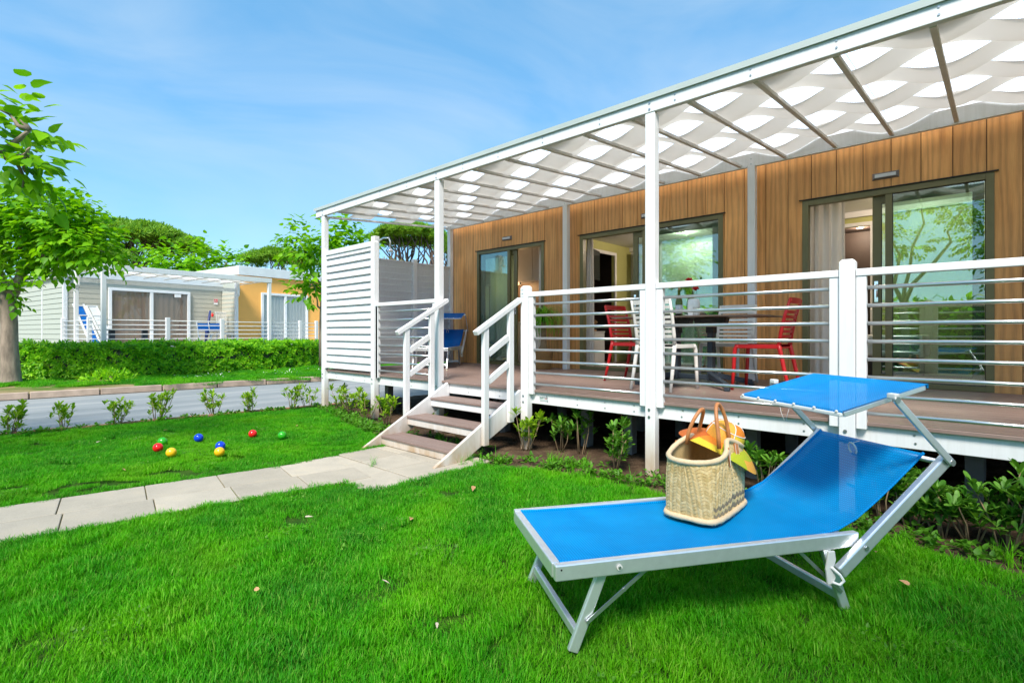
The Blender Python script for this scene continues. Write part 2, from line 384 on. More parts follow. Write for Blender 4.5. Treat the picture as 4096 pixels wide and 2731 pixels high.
simple('white_flower', (0.80, 0.80, 0.74), 0.6)
simple('navy_plastic', (0.02, 0.035, 0.14), 0.5)
simple('hair_cord', (0.70, 0.70, 0.68), 0.6)
def emit(name, col, s):
    m, nt, n, l, o = base(name)
    e = n.new('ShaderNodeEmission'); e.inputs[0].default_value = (*col, 1); e.inputs[1].default_value = s
    l.new(e.outputs[0], o.inputs['Surface'])
emit('warm_strip', (1.0, 0.50, 0.12), 7.0)
emit('spot_glow', (1.0, 0.72, 0.45), 14.0)

# ------------------------------------------------------------------ mesh helpers
class MB:
    def __init__(s): s.v = []; s.f = []; s.sm = []
    def add(s, vs, fs, smooth=False):
        b = len(s.v); s.v += [tuple(v) for v in vs]; s.f += [tuple(i + b for i in f) for f in fs]; s.sm += [smooth] * len(fs); return s
    def box(s, x0, x1, y0, y1, z0, z1):
        return s.add([(x0, y0, z0), (x1, y0, z0), (x1, y1, z0), (x0, y1, z0), (x0, y0, z1), (x1, y0, z1), (x1, y1, z1), (x0, y1, z1)],
                     [(0, 3, 2, 1), (4, 5, 6, 7), (0, 1, 5, 4), (1, 2, 6, 5), (2, 3, 7, 6), (3, 0, 4, 7)])
    def bar(s, p, q, w, h, up=(0, 0, 1)):
        p, q, up = Vector(p), Vector(q), Vector(up)
        d = (q - p).normalized(); side = d.cross(up)
        if side.length < 1e-5: side = d.cross(Vector((1, 0, 0)))
        side.normalize(); u = side.cross(d).normalized()
        a, b = side * w / 2, u * h / 2
        return s.add([p - a - b, p + a - b, p + a + b, p - a + b, q - a - b, q + a - b, q + a + b, q - a + b],
                     [(0, 3, 2, 1), (4, 5, 6, 7), (0, 1, 5, 4), (1, 2, 6, 5), (2, 3, 7, 6), (3, 0, 4, 7)])
    def tube(s, pts, r, n=8, cap=True, closed=False):
        pts = [Vector(p) for p in pts]; N = len(pts)
        rs = r if isinstance(r, (list, tuple)) else [r] * N
        ref = Vector((0, 0, 1)); rings = []; prev = None
        for i, p in enumerate(pts):
            if closed: d = pts[(i + 1) % N] - pts[i - 1]
            else: d = pts[min(i + 1, N - 1)] - pts[max(i - 1, 0)]
            d.normalize()
            if prev is None:
                a = d.cross(ref)
                if a.length < 1e-3: a = d.cross(Vector((1, 0, 0)))
            else: a = prev - d * prev.dot(d)
            a.normalize(); prev = a; b = d.cross(a)
            rings.append([p + (a * math.cos(2 * math.pi * k / n) + b * math.sin(2 * math.pi * k / n)) * rs[i] for k in range(n)])
        vs = [v for rg in rings for v in rg]; fs = []
        for i in range(N if closed else N - 1):
            j = (i + 1) % N
            for k in range(n): fs.append((i * n + k, i * n + (k + 1) % n, j * n + (k + 1) % n, j * n + k))
        s.add(vs, fs, True)
        if cap and not closed:
            b = len(s.v) - len(vs)
            s.f += [tuple(b + k for k in range(n))[::-1], tuple(b + (N - 1) * n + k for k in range(n))]; s.sm += [False, False]
        return s
    def lathe(s, prof, n=24, o=(0, 0, 0), sx=1.0, sy=1.0):
        vs = []; fs = []
        for r, z in prof:
            for k in range(n):
                a = 2 * math.pi * k / n
                vs.append((o[0] + r * sx * math.cos(a), o[1] + r * sy * math.sin(a), o[2] + z))
        for i in range(len(prof) - 1):
            for k in range(n): fs.append((i * n + k, i * n + (k + 1) % n, (i + 1) * n + (k + 1) % n, (i + 1) * n + k))
        return s.add(vs, fs, True)
    def extx(s, poly, x0, x1):   # polygon in (y, z) extruded along x
        n = len(poly)
        return s.add([(x0, *p) for p in poly] + [(x1, *p) for p in poly],
                     [tuple(range(n))[::-1], tuple(range(n, 2 * n))] + [(k, (k + 1) % n, n + (k + 1) % n, n + k) for k in range(n)])
    def exty(s, poly, y0, y1):   # polygon in (x, z)
        n = len(poly)
        return s.add([(p[0], y0, p[1]) for p in poly] + [(p[0], y1, p[1]) for p in poly],
                     [tuple(range(n)), tuple(range(n, 2 * n))[::-1]] + [(k, n + k, n + (k + 1) % n, (k + 1) % n) for k in range(n)])
    def extz(s, poly, z0, z1):
        n = len(poly)
        return s.add([(*p, z0) for p in poly] + [(*p, z1) for p in poly],
                     [tuple(range(n))[::-1], tuple(range(n, 2 * n))] + [(k, (k + 1) % n, n + (k + 1) % n, n + k) for k in range(n)])
    def grid(s, fn, nu, nv, smooth=True, wrapu=False):
        vs = [fn(i / nu, j / nv) for j in range(nv + 1) for i in range(nu + (0 if wrapu else 1))]
        w = nu + (0 if wrapu else 1)
        fs = [(j * w + i, j * w + (i + 1) % w, (j + 1) * w + (i + 1) % w, (j + 1) * w + i) for j in range(nv) for i in range(nu)]
        return s.add(vs, fs, smooth)
    def disc(s, c, nrm, r, h=0.004, n=8):
        c, nrm = Vector(c), Vector(nrm).normalized()
        return s.tube([c, c + nrm * h], r, n)
    def mesh(s, name):
        me = bpy.data.meshes.new(name); me.from_pydata([tuple(v) for v in s.v], [], s.f)
        me.polygons.foreach_set('use_smooth', s.sm); me.update(); return me

WM = {}
def link(o):
    COL.objects.link(o); return o
def tag(o, label=None, cat=None, group=None, kind=None):
    if label: o['label'] = label
    if cat: o['category'] = cat
    if group: o['group'] = group
    if kind: o['kind'] = kind
    return o
def thing(name, label, cat, loc=(0, 0, 0), rotz=0.0, group=None, scale=1.0):
    o = link(bpy.data.objects.new(name, None)); o.empty_display_size = 0.1
    o.location = loc; o.rotation_euler = (0, 0, rotz); o.scale = (scale,) * 3
    WM[o] = Matrix.LocRotScale(Vector(loc), Euler((0, 0, rotz)), Vector((scale,) * 3))
    return tag(o, label, cat, group)
def put(me, name, mat, parent=None, local=False, bevel=0.0):
    """link a mesh (MB or mesh data) as one object; world coordinates unless local"""
    if isinstance(me, MB): me = me.mesh(name)
    if mat and not me.materials: me.materials.append(M[mat])
    o = link(bpy.data.objects.new(name, me))
    WM[o] = Matrix()
    if parent is not None:
        o.parent = parent
        if not local: o.matrix_parent_inverse = WM[parent].inverted()
        else: WM[o] = WM[parent].copy()
    if bevel:
        b = o.modifiers.new('bevel', 'BEVEL'); b.width = bevel; b.segments = 2; b.limit_method = 'ANGLE'
    return o
def move(o, x, y, z, rot=None):
    o.location = (x, y, z)
    if rot: o.rotation_euler = rot
    return o
def dup(root, loc, rotz, label=None, group=None, swap=None):
    def rec(o, parent):
        c = o.copy(); COL.objects.link(c)
        if parent is not None: c.parent = parent
        if swap and c.data and c.data.materials and c.data.materials[0].name in swap:
            key = c.data.name + swap[c.data.materials[0].name]
            if key not in bpy.data.meshes:
                d = c.data.copy(); d.name = key; d.materials[0] = M[swap[c.data.materials[0].name]]
            c.data = bpy.data.meshes[key]
        for ch in o.children: rec(ch, c)
        return c
    r = rec(root, None); r.location = loc; r.rotation_euler = (0, 0, rotz)
    WM[r] = Matrix.LocRotScale(Vector(loc), Euler((0, 0, rotz)), r.scale)
    if label: r['label'] = label
    if group: r['group'] = group
    return r
def text_mesh(body, size, name):
    cu = bpy.data.curves.new(name, 'FONT'); cu.body = body; cu.size = size; cu.align_x = 'CENTER'; cu.align_y = 'CENTER'; cu.extrude = 0.0004
    t = bpy.data.objects.new(name, cu); COL.objects.link(t)
    me = bpy.data.meshes.new_from_object(t.evaluated_get(bpy.context.evaluated_depsgraph_get()))
    bpy.data.objects.remove(t); me.name = name; me.materials.clear(); return me
def scatter_mesh(name, tv, tf, mats3, locs):
    """many transformed copies of one small template joined in one mesh (numpy)"""
    tv = np.asarray(tv, float); N = len(locs); k = len(tv)
    V = np.einsum('nij,kj->nki', mats3, tv) + np.asarray(locs)[:, None, :]
    me = bpy.data.meshes.new(name)
    lens = [len(f) for f in tf]; loop = np.concatenate([np.asarray(f) for f in tf])
    me.vertices.add(N * k); me.vertices.foreach_set('co', V.reshape(-1))
    L = len(loop); me.loops.add(N * L)
    me.loops.foreach_set('vertex_index', (loop[None, :] + (np.arange(N) * k)[:, None]).reshape(-1).astype(np.int32))
    starts = np.cumsum([0] + lens[:-1]); P = len(lens)
    me.polygons.add(N * P)
    me.polygons.foreach_set('loop_start', (starts[None, :] + (np.arange(N) * L)[:, None]).reshape(-1).astype(np.int32))
    me.update(calc_edges=True); me.validate(); return me
def frames(dirs, ups, size, roll=None):
    """rotation*scale matrices with x along dirs and z near ups"""
    d = dirs / np.linalg.norm(dirs, axis=1, keepdims=True)
    y = np.cross(ups, d); y /= np.linalg.norm(y, axis=1, keepdims=True) + 1e-9
    z = np.cross(d, y)
    return np.stack([d, y, z], axis=2) * np.asarray(size).reshape(-1, 1, 1)
def to_m4(m3, loc):
    m = Matrix([list(r) for r in m3]).to_4x4(); m.translation = Vector([float(c) for c in loc]); return m
# ------------------------------------------------------------------ ground, lawn, road, path
def hsh(x, y, k=0.0):
    return (math.sin(x * 3.1 + k) * math.cos(y * 2.7 - k) + 0.5 * math.sin(x * 7.3 + y * 5.9 + k) + 0.3 * math.sin(13.7 * x - 11.3 * y + 2 * k)) / 1.8
BED = [(-5.2, -0.12), (-4.475, -0.19), (-3.4, -0.46), (-2.63, -0.64), (-2.1, -0.69), (-1.6, -0.72), (-0.5, -0.80), (-0.27, -0.70), (0.0, -0.56), (0.5, -0.47), (1.15, -0.44), (1.8, -0.38), (2.4, -0.35), (2.7, -0.47), (2.96, -0.50), (6.5, -0.60)]
def bed_y(x):
    for (xa, ya), (xb, yb) in zip(BED, BED[1:]):
        if xa <= x <= xb: return ya + (yb - ya) * (x - xa) / (xb - xa)
    return BED[0][1] if x < BED[0][0] else BED[-1][1]
def road_near(y): return -5.098 + 0.097 * y
def road_far(y): return -9.55 + 0.107 * y
g = put(MB().add([(-400, -300, -0.10), (300, -300, -0.10), (300, 500, -0.10), (-400, 500, -0.10)], [(0, 1, 2, 3)]), 'ground', 'far_ground'); tag(g, kind='structure')
road = put(MB().add([(road_near(y) if e else road_far(y), y, -0.055) for y in (-60, -20, 0, 20, 70) for e in (0, 1)],
                    [(2 * i, 2 * i + 1, 2 * i + 3, 2 * i + 2) for i in range(4)]), 'road', 'asphalt'); tag(road, kind='structure')
# kerb stones along the far side of the road
kerb = tag(link(bpy.data.objects.new('kerb', None)), kind='structure'); kerb.location = (road_far(0), 0, -0.05)
WM[kerb] = Matrix.Translation(kerb.location)
ang_k = math.atan2(-0.107, 1)
kme = None
for i in range(22):
    y0 = -7.0 + i * 1.0
    if kme is None:
        mb = MB().box(-0.055, 0.055, 0.006, 0.994, 0, 0.125); o = put(mb, 'kerb_stone', 'kerb_stone', kerb, True, 0.012); kme = o
    else:
        o = kme.copy(); link(o)
    o.location = (road_far(y0) - kerb.location.x - 0.05, y0, 0.0); o.rotation_euler = (0, rng.uniform(-0.02, 0.02), ang_k)
verge = put(MB().add([(road_far(y) - 0.10 if e else -60, y, 0.035 + 0.0 * e) for y in (-60, -8, 0, 8, 70) for e in (0, 1)],
                     [(2 * i, 2 * i + 1, 2 * i + 3, 2 * i + 2) for i in range(4)]), 'verge', 'verge_earth'); tag(verge, kind='structure')
# narrow brick edging between lawn and road
edg = tag(link(bpy.data.objects.new('lawn_edging', None)), kind='structure'); edg.location = (road_near(0), 0, -0.05); WM[edg] = Matrix.Translation(edg.location)
eme = None
for i in range(14):
    y0 = -6.0 + i * 0.5
    if eme is None:
        o = put(MB().box(-0.025, 0.025, 0.004, 0.496, 0, 0.05), 'edging_brick', 'edging_brick', edg, True, 0.006); eme = o
    else: o = eme.copy(); link(o)
    o.location = (road_near(y0) - edg.location.x + 0.03, y0, rng.uniform(-0.008, 0.004)); o.rotation_euler = (0, 0, math.atan2(-0.097, 1))
# lawn base, following the edge of the planting bed
def lawn_fn(u, v):
    x = road_near(-3) + 0.2 + u * 14.0; y = -14 + v * 13.9
    return (x, y, -0.034 + 0.006 * hsh(x, y))
lawn = put(MB().grid(lawn_fn, 70, 70), 'lawn', 'turf_base'); tag(lawn, kind='structure')
def soil_fn(u, v):
    x = -5.0 + u * 11.4; y = -0.95 + v * 7.2
    b = bed_y(x) + 0.05 * hsh(x * 3, y * 3, 1.0)
    t = min(1.0, max(0.0, (y - b) / 0.10 + 0.5))
    z = -0.075 + t * 0.055 + 0.020 * hsh(x * 2.1, y * 2.3, 2) * t + 0.012 * hsh(x * 6.3, y * 5.7, 4) * t
    if -1.75 < x < -0.55 and y < -0.5: z = -0.075
    return (x, y, z)
soil = put(MB().grid(soil_fn, 230, 130), 'planting_bed', 'soil'); tag(soil, kind='structure')

# path of concrete slabs: two columns, then an apron before the steps
PD = Vector((0.17, 0.985)).normalized(); PN = Vector((PD.y, -PD.x)); P0 = Vector((-1.97, -3.734))
path = tag(link(bpy.data.objects.new('path', None)), kind='structure'); path.location = (-1.4, -2.6, -0.06); WM[path] = Matrix.Translation(path.location)
def slab(pts, z):
    c = sum((Vector(p) for p in pts), Vector((0, 0))) / len(pts)
    mb = MB().extz([(p[0] - c.x, p[1] - c.y) for p in pts], -0.045, 0.0)
    o = put(mb, 'slab', 'paving', path, True, 0.005)
    o.location = (c.x - path.location.x, c.y - path.location.y, z - path.location.z)
    o.rotation_euler = (rng.uniform(-0.008, 0.008), rng.uniform(-0.008, 0.008), 0)
gap = 0.0032
for k in range(-7, 4):
    for col, (a0, a1) in enumerate(((0.0, 0.415), (0.415, 0.80))):
        s0 = 0.31 + 0.48 * k + (0.035 if col else 0.0); s1 = s0 + 0.48
        if k == 3: s1 = s0 + 0.475
        q = [P0 + PD * (s0 + gap) + PN * (a0 + gap), P0 + PD * (s0 + gap) + PN * (a1 - gap), P0 + PD * (s1 - gap) + PN * (a1 - gap), P0 + PD * (s1 - gap) + PN * (a0 + gap)]
        slab([(p.x, p.y) for p in q], -0.018)
for i in range(3):
    for j in range(3):
        xa = -1.72 + i * 0.42; ya = -1.86 + j * 0.42
        slab([(xa + gap, ya + gap), (xa + 0.42 - gap, ya + gap), (xa + 0.42 - gap, ya + 0.42 - gap), (xa + gap, ya + 0.42 - gap)], -0.026 if j == 0 else -0.020)
bedq = [P0 + PD * (-3.1), P0 + PD * (-3.1) + PN * 0.80, P0 + PD * 2.2 + PN * 0.80, P0 + PD * 2.2]
put(MB().add([(q.x, q.y, -0.029) for q in bedq], [(0, 1, 2, 3)]).add([(-1.70, -1.85, -0.0335), (-0.48, -1.85, -0.0335), (-0.48, -0.62, -0.0335), (-1.70, -0.62, -0.0335)], [(0, 1, 2, 3)]), 'sand_bed', 'verge_earth', path)
def on_path(x, y, m=0.0):
    r = Vector((x, y)) - P0; a = r.dot(PN); s = r.dot(PD)
    if -m < a < 0.80 + m and -4 < s < 2.24 + m: return True
    return -1.72 - m < x < -0.46 + m and -1.86 - m < y < -0.55

# ------------------------------------------------------------------ veranda deck
DZ = 0.58
XL, XR = -4.78, 5.1
deck = thing('veranda_deck', 'raised veranda deck of mauve brown composite boards with white fascia', 'deck', (0, 1.3, 0))
b0 = None
for i in range(19):
    if b0 is None: o = b0 = put(MB().box(XL, XR, 0, 0.139, -0.024, 0), 'deck_board', 'composite_decking', deck, True, 0.003)
    else: o = b0.copy(); link(o)
    o.location = (0, -0.028 + i * 0.1435 - 1.3, DZ)
put(MB().box(XL, -1.835, 0.0, 0.035, 0.44, 0.555).box(-1.835, -0.625, 0.002, 0.035, 0.44, 0.555).box(-0.625, XR, 0.0, 0.035, 0.44, 0.555), 'fascia', 'white_timber', deck, False, 0.003)
put(MB().box(XL, XL + 0.035, 0.037, 2.68, 0.44, 0.555), 'side_fascia', 'white_timber', deck, False, 0.003)
sm = None
for x in (-4.4, -3.9, -3.6, -2.95, -2.5, -2.1, -1.45, -0.95, -0.3, 0.05, 0.35, 0.65, 1.08, 1.52, 1.95, 2.55, 3.05, 3.4):
    for z in (0.475, 0.525):
        if sm is None: o = sm = put(MB().disc((0, 0, 0), (0, -1, 0), 0.0065, 0.003), 'screw', 'zinc', deck, True)
        else: o = sm.copy(); link(o)
        o.location = (x + rng.uniform(-0.01, 0.01), -0.001 - 1.3, z)
for y in (0.5, 1.6):
    jo = put(MB().box(XL + 0.05, XR, y - 0.03, y + 0.03, 0.44, 0.553), 'joist', 'concrete_post', deck)
    for x in (-3.75, -2.55, -1.35, -0.18, 0.32, 1.45, 2.80, 3.7):
        put(MB().box(x - 0.045, x + 0.045, y - 0.045, y + 0.045, -0.06, 0.438), 'support_post', 'concrete_post', deck)

# ------------------------------------------------------------------ veranda roof
def rz(y): return 2.937 + 0.0757 * y        # underside of the rafters
roof = thing('veranda_roof', 'white timber veranda roof with woven cream diffuser strips under clear sheets', 'veranda roof', (0, 1.2, 0))
def post_mesh(h, w=0.088, d=0.076):
    mb = MB().box(-w / 2, w / 2, 0, d, 0, h); return mb
tall = None
for x in (-4.685, -1.92, 0.83, 3.58):
    if tall is None: o = tall = put(post_mesh(2.995), 'roof_post', 'white_timber', roof, True, 0.006)
    else: o = tall.copy(); link(o)
    o.location = (x, -0.07 - 1.2, -0.055)
    for z in (0.455, 0.515): put(MB().disc((x - 0.005, -0.071, z), (0, -1, 0), 0.011, 0.006, 10), 'bolt', 'zinc', roof)
    for z in (2.965, 3.015): put(MB().disc((x, -0.0765, z), (0, -1, 0), 0.009, 0.004, 10), 'bolt', 'zinc', roof)
wp = None
for x in (-4.74, -1.98, 0.777, 3.53):
    if wp is None: o = wp = put(MB().box(-0.043, 0.043, 0, 0.08, 0, 2.66), 'wall_post', 'white_timber', roof, True, 0.005)
    else: o = wp.copy(); link(o)
    o.location = (x, 2.495 - 1.2, DZ - 0.001)
    for z in (3.14, 3.20): put(MB().disc((x, 2.494, z), (0, -1, 0), 0.009, 0.005, 10), 'bolt', 'zinc', roof)
put(MB().box(-4.90, XR, -0.075, -0.025, 2.94, 3.06), 'front_beam', 'white_timber', roof, False, 0.004)
put(MB().box(-4.84, XR, 2.503, 2.548, 3.112, 3.262), 'ledger', 'white_timber', roof, False, 0.003)
put(MB().extx([(-0.092, 3.040), (-0.088, 3.040), (-0.088, 3.082), (0.16, 3.110), (0.16, 3.114), (-0.092, 3.086)], -4.94, XR), 'gutter_flashing', 'flashing_metal', roof)
for x in (-4.3, -3.7, -3.1, -2.5, -1.45, -0.9, -0.3, 0.35, 1.05, 1.62, 2.15, 2.66):
    for z in (2.975, 3.02):
        o = sm.copy(); link(o); o.parent = roof; o.location = (x, -0.0765 - 1.2, z)
    # zinc screws through the beam
XK = [0.65 + 0.495 * k for k in range(-11, 10)]
rf = None
for x in XK:
    if rf is None:
        rf = put(MB().extx([(-0.024, rz(-0.024)), (2.502, rz(2.502)), (2.502, rz(2.502) + 0.030), (-0.024, rz(-0.024) + 0.030)], -0.018, 0.018), 'rafter', 'rafter_paint', roof, True, 0.003); o = rf
    else: o = rf.copy(); link(o)
    o.location = (x, -1.2, 0)
for k in range(10):
    x0 = -4.88 + k * 0.998
    put(MB().add([(x0, 0.06, rz(0.06) + 0.192), (x0 + 0.994, 0.06, rz(0.06) + 0.192), (x0 + 0.994, 2.62, rz(2.62) + 0.192), (x0, 2.62, rz(2.62) + 0.192)], [(0, 1, 2, 3)]), 'roof_sheet', 'polycarbonate', roof)
SW = 2.5 / 6
for i in range(6):
    ya, yb = 0.0 + i * SW + 0.005, 0.0 + (i + 1) * SW - 0.005
    L = 20 * 12
    def strip_fn(u, v, i=i, ya=ya, yb=yb):
        x = XK[0] + u * 0.495 * 20; y = ya + v * (yb - ya)
        return (x, y, rz(y) + 0.112 + 0.070 * math.cos(math.pi * (x - XK[0]) / 0.495 + math.pi * i))
    put(MB().grid(strip_fn, L, 1), 'diffuser_strip', 'diffuser', roof)

# ------------------------------------------------------------------ railings
def newel(x, h, parent):
    w, d = 0.088, 0.076
    mb = MB().box(-w / 2, w / 2, 0, d, 0, h - 0.018)
    c = 0.014
    b = len(mb.v) - 4
    mb.f.pop(1); mb.sm.pop()
    mb.add([(-w / 2 + c, c, h), (w / 2 - c, c, h), (w / 2 - c, d - c, h), (-w / 2 + c, d - c, h)], [(0, 1, 2, 3)])
    n = len(mb.v)
    for k in range(4):
        mb.f.append((4 + k, 4 + (k + 1) % 4, n - 4 + (k + 1) % 4, n - 4 + k)); mb.sm.append(False)
    o = put(mb, 'newel_post', 'white_timber', parent, True, 0.004)
    pl = WM[parent].translation
    o.location = (x - pl.x, -0.07 - pl.y, -0.055 - pl.z)
    for z in (0.455, 0.515): put(MB().disc((x - 0.008, -0.071, z), (0, -1, 0), 0.011, 0.006, 10), 'bolt', 'zinc', parent)
    return o
BZ = [0.637 + 0.1128 * k for k in range(8)]
def railing(xa, xb, label, ne=None, nh=1.667):
    t = thing('railing', label, 'railing', ((xa + xb) / 2, -0.03, DZ), 0, 'railings along the veranda front')
    put(MB().box(xa + 0.002, xb - 0.002, -0.058, -0.008, 1.50, 1.546), 'top_rail', 'white_timber', t, False, 0.004)
    for x0 in (xa + 0.002, xb - 0.057): put(MB().box(x0, x0 + 0.055, -0.052, -0.006, 0.535, 1.499), 'upright', 'white_timber', t, False, 0.004)
    bm = None
    for z in BZ:
        if bm is None: o = bm = put(MB().tube([(-(xb - xa) / 2 + 0.045, 0, 0), ((xb - xa) / 2 - 0.045, 0, 0)], 0.0122, 12), 'rail_bar', 'steel_bar', t, True)
        else: o = bm.copy(); link(o)
        o.location = (0, 0.0, z - DZ)
    if ne is not None: newel(ne, nh, t)
    return t
railing(-3.250, -1.966, 'white steel-bar railing between the louvred screen and the steps')
railing(-0.500, 0.785, 'white steel-bar railing just right of the steps, beside the house number', -0.545)
railing(0.875, 2.160, 'white steel-bar railing in front of the red chair and table', 2.205)
railing(2.250, 3.535, 'white steel-bar railing at the right edge, behind the sun canopy')

# ------------------------------------------------------------------ louvred privacy screens
def screen(name, label, x0, x1, y0, y1, along, n_post=None):
    t = thing(name, label, 'privacy screen', ((x0 + x1) / 2, (y0 + y1) / 2, DZ), 0, 'louvred privacy screens at the end of the veranda')
    ns = 17; p = 0.1035; me = None
    for k in range(ns):
        z = 0.615 + k * p
        if along == 'x':
            poly = [(-0.052, z), (-0.044, z - 0.004), (-0.004, z + 0.112), (-0.014, z + 0.114)]
            mb = MB().extx([(a, b - z) for a, b in poly], x0 + 0.03, x1 - 0.002)
        else:
            poly = [(-0.030, z), (-0.022, z - 0.004), (0.018, z + 0.112), (0.008, z + 0.114)]
            mb = MB().exty([(x0 + a, b - z) for a, b in poly], y0 + 0.002, y1 - 0.002)
        if me is None:
            me = put(mb, 'slat', 'white_timber', t, False, 0.0015); o = me
        else: o = me.copy(); link(o)
        o.location = (0, 0, z)
        o.rotation_euler = (0, 0, 0)
    if along == 'x':
        put(MB().box(x0, x1, -0.058, -0.012, 2.325, 2.395), 'top_rail', 'white_timber', t, False, 0.004)
        put(MB().box(x0, x0 + 0.028, -0.06, -0.002, 0.60, 2.324), 'upright', 'white_timber', t, False, 0.003)
    else:
        put(MB().box(x0 - 0.02, x0 + 0.03, y0, y1, 2.378, 2.40), 'top_rail', 'white_timber', t, False, 0.003)
    if n_post is not None:
        put(MB().box(x0 - 0.03, x0 + 0.05, n_post - 0.04, n_post + 0.04, DZ, 2.45), 'screen_post', 'white_timber', t, False, 0.006)
    return t
s1 = screen('louvred_screen', 'white louvred screen facing the lawn at the veranda corner', -4.640, -3.342, 0, 0, 'x')
newel(-3.295, 2.45, s1)
put(MB().box(-3.251, -3.20, -0.052, -0.006, 0.535, 1.499), 'upright', 'white_timber', s1, False, 0.004)
screen('louvred_screen', 'shaded louvred side screen nearer the front corner, half hidden by the front screen', -4.72, -4.72, 0.03, 1.63, 'y', 1.67)
screen('louvred_screen', 'shaded louvred side screen against the cabin wall, behind the blue lounger', -4.72, -4.72, 1.712, 2.49, 'y')

# ------------------------------------------------------------------ steps
st = thing('front_steps', 'white wooden steps with brown treads and handrails leading up to the veranda', 'steps', (-1.22, -0.55, -0.02))
prof = [(-1.14, -0.022), (-0.80, -0.022), (-0.002, 0.345), (-0.002, 0.578)]
for xa in (-1.80, -0.66): put(MB().extx(prof, xa, xa + 0.035), 'stringer', 'white_timber', st, False, 0.004)
for (y, z) in ((-0.925, 0.078), (-0.605, 0.245), (-0.285, 0.412)):
    tr = put(MB().box(-1.764, -0.661, y + 0.012, y + 0.034, z - 0.092, z - 0.024), 'riser_board', 'white_timber', st, False, 0.003)
    for k in range(2): put(MB().box(-1.764, -0.661, y + k * 0.137, y + k * 0.137 + 0.132, z - 0.022, z), 'tread_board', 'composite_decking', st, False, 0.003)
    for xa in (-1.764, -0.70): put(MB().box(xa, xa + 0.038, y + 0.035, y + 0.26, z - 0.085, z - 0.023), 'bearer', 'white_timber', st)
for xo, ye in ((-1.832, 0.02), (-0.594, -0.07)):
    w = 0.042
    def zr(y): return 1.535 + 0.553 * (y - 0.0)
    put(MB().bar((xo, -0.685, zr(-0.685) - 0.02), (xo, ye, zr(ye) - 0.02), 0.058, 0.046), 'handrail', 'white_timber', st, False, 0.005)
    for yp, zb in ((-0.56, 0.09), (-0.215, 0.265)):
        put(MB().extx([(yp - 0.032, zb), (yp + 0.032, zb), (yp + 0.032, zr(yp + 0.032) - 0.047), (yp - 0.032, zr(yp - 0.032) - 0.047)], xo - 0.021, xo + 0.021), 'baluster', 'white_timber', st, False, 0.004)
    for dz in (0.30, 0.56):
        put(MB().bar((xo, -0.527, zr(-0.527) - dz), (xo, -0.248, zr(-0.248) - dz), 0.036, 0.058), 'mid_rail', 'white_timber', st, False, 0.003)

# number plaque and maker's plate
pq = thing('number_plaque', 'small white plaque with the number 14 on the post by the steps', 'plaque', (-0.565, -0.072, 1.545))
put(MB().box(-0.022, 0.022, -0.003, 0, -0.045, 0.045), 'plate', 'plaque_white', pq, True, 0.001)
for body, sz, z in (('14', 0.030, -0.016), ('AZZURRA', 0.0085, 0.022), ('▲', 0.010, 0.034)):
    if body == '▲':
        o = put(MB().add([(-0.005, -0.0036, 0.030), (0.005, -0.0036, 0.030), (0.0, -0.0036, 0.038)], [(0, 1, 2)]), 'emblem', 'ink_dark', pq, True)
    else:
        o = put(text_mesh(body, sz, 'lettering'), 'lettering', 'ink_dark', pq, True); o.location = (0, -0.0038, z); o.rotation_euler = (R(90), 0, 0)
pl = thing('maker_plate', 'small silver ELLEHOUSE plate screwed to the white fascia', 'plate', (-0.345, -0.001, 0.500))
put(MB().box(-0.052, 0.052, -0.003, 0, -0.026, 0.026), 'plate', 'plate_silver', pl, True, 0.001)
o = put(text_mesh('ELLEHOUSE', 0.020, 'lettering'), 'lettering', 'ink_dark', pl, True); o.location = (0, -0.0038, 0.009); o.rotation_euler = (R(90), 0, 0)
put(MB().box(-0.040, -0.014, -0.0042, -0.003, -0.004, 0.0), 'green_stripe', 'ink_green', pl, True)
put(MB().box(0.014, 0.040, -0.0042, -0.003, -0.004, 0.0), 'red_stripe', 'ink_red', pl, True)
for x in (-0.046, 0.046): put(MB().disc((x, -0.003, -0.006), (0, -1, 0), 0.004, 0.002), 'screw', 'zinc', pl, True)

# ------------------------------------------------------------------ the cabin
WY = 2.70
cab = thing('holiday_cabin', 'long holiday cabin clad in upright oak boards behind the veranda', 'cabin', (0, 4.0, 0))
DOORS = [(-4.168, -2.556), (-1.838, 0.372), (1.274, 2.892)]
DT = 2.652
PX0 = 0.878 - 0.245 * 24
joints = [-4.83] + [PX0 + 0.245 * k for k in range(2, 45) if PX0 + 0.245 * k > -4.80]
for xa, xb in zip(joints, joints[1:]):
    mb = MB(); a, b = xa + 0.0032, xb - 0.0032
    cuts = sorted({a, b} | {d for dd in DOORS for d in dd if a < d < b})
    for p, q in zip(cuts, cuts[1:]):
        mid = (p + q) / 2; ind = any(d0 < mid < d1 for d0, d1 in DOORS)
        mb.box(p, q, WY, WY + 0.014, DT + 0.004 if ind else DZ - 0.05, 3.30)
    cx = (a + b) / 2
    mb.v = [(v[0] - cx, v[1], v[2]) for v in mb.v]
    o = put(mb, 'plank', 'oak_cladding', cab, True); o.location = (cx, -4.0, 0)
